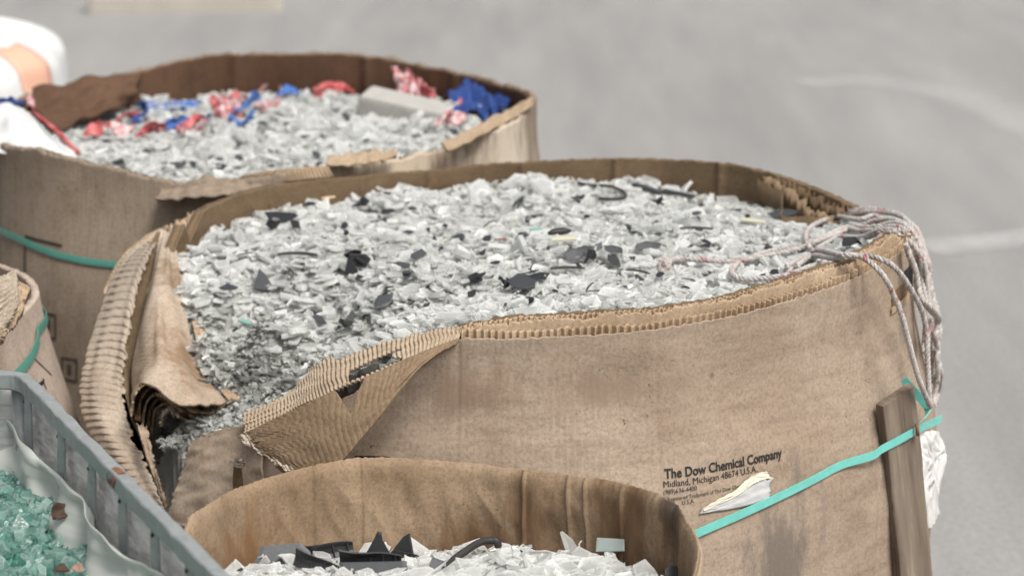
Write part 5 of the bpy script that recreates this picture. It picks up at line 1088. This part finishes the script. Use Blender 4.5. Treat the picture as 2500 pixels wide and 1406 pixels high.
# paper pouch
W_ = lambda u, v, o=.010: main.pt(*main.hit(u, v), o)
A = [[W_(2222, 1052), W_(2248, 1046, .02), W_(2268, 1056, .012), W_(2280, 1070)], [W_(2226, 1090), W_(2252, 1094, .014), W_(2274, 1090, .016), W_(2284, 1104, .012)], [W_(2230, 1130), W_(2254, 1126, .008), W_(2268, 1124, .010), W_(2280, 1118, .016)],
     [W_(2236, 1200), W_(2256, 1198, .006), W_(2270, 1196, .008), W_(2276, 1192, .008)], [W_(2242, 1280), W_(2258, 1286, .006), W_(2268, 1270, .008), W_(2276, 1250, .008)]]
pp = thing('paper_document', 'crumpled white printed paper hanging behind the plank', 'paper', tuple(main.pt(*main.hit(2258, 1280), .01)))
sheet('sheet', A, 60, 30, M_paper, pp, .001, wrinkle=.0042, wscale=9, wseed=55, world=False, ridged=True, smooth=False)
pc = np.array(pp.location)
for (tx, u, v, s) in (('NOZI', 2247, 1152, .009), ('OIX', 2250, 1166, .007), ('99104', 2249, 1196, .011), ('%X', 2252, 1222, .007)):
    cu = bpy.data.curves.new('t', 'FONT'); cu.body = tx; cu.size = s; ob = bpy.data.objects.new('t', cu); C.objects.link(ob); bpy.context.view_layer.update(); me = ob.to_mesh()
    co = np.array([q.co[:] for q in me.vertices]); fs = [tuple(p.vertices) for p in me.polygons]; ob.to_mesh_clear(); bpy.data.objects.remove(ob)
    a_, z_ = main.hit(u, v); vv = main.pt(a_+co[:, 0]/main.R0*1.3, z_+co[:, 1], .0115); mesh_obj('lettering', vv-pc, fs, M_ink, pp)
# rope
def rp(u, v, mode):
    if isinstance(mode, float): return P(u, v, mode)
    if mode == 'h': return Hm.hit(u, v)+np.array([0, 0, .013])
    if mode == 'w': return main.pt(*main.hit(u, v), .006)
def zc(zx, zy): return (1550+.3556*zx, 350+.3556*zy)
RP = [
 [(200, 885, 'h'), (290, 850, 'h'), (430, 855, 'h'), (560, 865, 'h'), (690, 870, 'h'), (800, 850, 'h'), (920, 825, 'h'), (1040, 800, 'h'), (1150, 770, 'h'), (1260, 725, 'h'), (1380, 680, 'h'), (1500, 640, 'h'), (1620, 600, 3.36), (1740, 572, 3.33), (1830, 580, 3.30), (1900, 640, 3.27), (1950, 740, 3.26), (1985, 850, 3.25)],
 [(1100, 770, 'h'), (960, 790, 'h'), (820, 830, 'h'), (720, 870, 'h'), (668, 925, 'h'), (672, 965, 'h'), (740, 992, 'h'), (880, 986, 'h'), (1030, 966, 'h'), (1180, 915, 'h'), (1320, 868, 'h'), (1440, 820, 'h')],
 [(1210, 790, 'h'), (1175, 720, 'h'), (1185, 650, 'h'), (1260, 596, 'h'), (1390, 556, 'h'), (1530, 522, 3.47), (1640, 496, 3.47), (1700, 520, 3.44)],
 [(1190, 755, 'h'), (1330, 680, 'h'), (1480, 624, 'h'), (1620, 578, 3.38), (1750, 548, 3.36), (1840, 556, 3.33), (1910, 620, 3.30), (1962, 720, 3.29), (1990, 830, 3.28), (2005, 960, 3.27), (2025, 1080, 3.26), (2060, 1160, 3.27), (2085, 1180, 3.28)],
 [(1245, 780, 'h'), (1390, 700, 'h'), (1540, 646, 3.30), (1660, 608, 3.26), (1740, 592, 3.22), (1830, 604, 3.19), (1900, 660, 3.18), (1955, 760, 3.18), (1990, 880, 3.18), (2000, 1010, 3.17), (2020, 1150, 3.17), (2040, 1300, 3.17), (2050, 1420, 3.17)],
 [(1620, 740, 3.16), (1660, 670, 3.17), (1710, 622, 3.18), (1770, 616, 3.16), (1850, 655, 3.13), (1920, 715, 3.12), (1975, 810, 3.13), (2000, 920, 3.14), (2012, 1040, 3.14), (2016, 1180, 3.13), (2012, 1320, 3.12), (2008, 1440, 3.12)],
 [(1040, 908, 'h'), (1130, 850, 'h'), (1250, 790, 'h'), (1400, 764, 2.98), (1540, 775, 2.965), (1640, 838, 2.945), (1720, 930, 2.94), (1775, 1040, 2.95), (1822, 1150, 2.955), (1856, 1270, 2.96), (1890, 1400, 2.965), (1915, 1500, 2.97), (1950, 1620, 2.98), (2008, 1760, 3.0), (2030, 1810, 3.02)],
 [(1110, 900, 'h'), (1220, 830, 'h'), (1380, 790, 2.99), (1520, 768, 2.99), (1640, 780, 2.975), (1740, 820, 2.965), (1830, 905, 2.98), (1910, 1030, 3.0), (1970, 1150, 3.02), (1998, 1270, 3.03), (2006, 1400, 3.03), (2012, 1560, 3.03), (2020, 1740, 3.03), (2030, 1800, 3.03)],
 [(1470, 468, 3.58), (1560, 456, 3.56), (1670, 456, 3.53), (1780, 482, 3.50), (1870, 534, 3.45), (1930, 610, 3.42), (1975, 720, 3.40), (2005, 850, 3.38), (2030, 1000, 3.36), (2060, 1150, 3.34), (2072, 1300, 3.33), (2066, 1420, 3.33), (2070, 1560, 3.33), (2062, 1700, 3.33), (2052, 1790, 3.3)],
 [(1860, 690, 3.08), (1890, 770, 3.07), (1930, 880, 3.07), (1950, 1000, 3.07), (1985, 1090, 3.07), (2040, 1160, 3.10), (2088, 1190, 3.14), (2080, 1250, 3.15), (2060, 1320, 3.14), (2075, 1400, 3.15)],
 [(1890, 640, 3.25), (1940, 730, 3.22), (1960, 830, 3.20), (1935, 930, 3.18), (1945, 1030, 3.17), (1990, 1110, 3.17), (2030, 1210, 3.18), (2050, 1350, 3.18), (2046, 1500, 3.18), (2056, 1650, 3.18)],
 [(1560, 560, 3.45), (1640, 530, 3.44), (1740, 520, 3.42), (1830, 540, 3.38), (1900, 590, 3.36), (1950, 680, 3.34), (1975, 790, 3.33)]]
qj = np.random.default_rng(12)
for k in (3, 4, 5, 8, 9, 10, 8, 4, 3, 10):
    dx, dy_ = qj.uniform(-22, 26), qj.uniform(-20, 24)
    L = [(x+dx*(1 if x > 1700 else .4)+qj.normal(0, 9), y+dy_+qj.normal(0, 7), m+.012*qj.normal() if isinstance(m, float) else m) for x, y, m in RP[k]]; RP.append(L[(0 if k in (8, 9, 10) else 2):])
Vr = []; Fr = []; Mr = []; off = 0
def twist(c, rad):
    global off
    d = np.r_[0, np.cumsum(np.linalg.norm(np.diff(c, axis=0), axis=1))]; n = int(d[-1]/.0028); s = np.linspace(0, d[-1], n); p = np.stack([np.interp(s, d, c[:, k]) for k in range(3)], -1)
    _, _, (nn, bb, tg) = tube(p, .001, 3)
    for k in range(3):
        ph = s/.021*2*PI+k*2*PI/3; q = p+rad*.52*(np.cos(ph)[:, None]*nn+np.sin(ph)[:, None]*bb); v, f, _ = tube(q, rad*.56, 6)
        Vr.append(v); Fr.extend([tuple(a+off for a in x) for x in f]); Mr.extend([1 if k == 0 else 0]*len(f)); off += len(v)
for L in RP:
    c = cr([rp(*zc(x, y), m) for x, y, m in L], 160); twist(c, .0042)
kn = Hm.hit(1622, 662)+np.array([0, 0, .008])
for k in range(2):
    a = np.linspace(0, 2*PI*1.15, 40); twist(kn+np.stack([.008*np.cos(a+k), .006*np.sin(a+k)*(1 if k else .3), .007*np.sin(a+k*1.5)+.002*a/6], -1), .0034)
cR = np.array([.55, 3.2, .9]); o = mesh_obj('rope', np.concatenate(Vr)-cR, Fr, [M_rope, M_roper], None, True, matidx=Mr); o.location = cR
tag(o, 'grey rope with red flecks coiled over the right rim of the large box', 'rope')
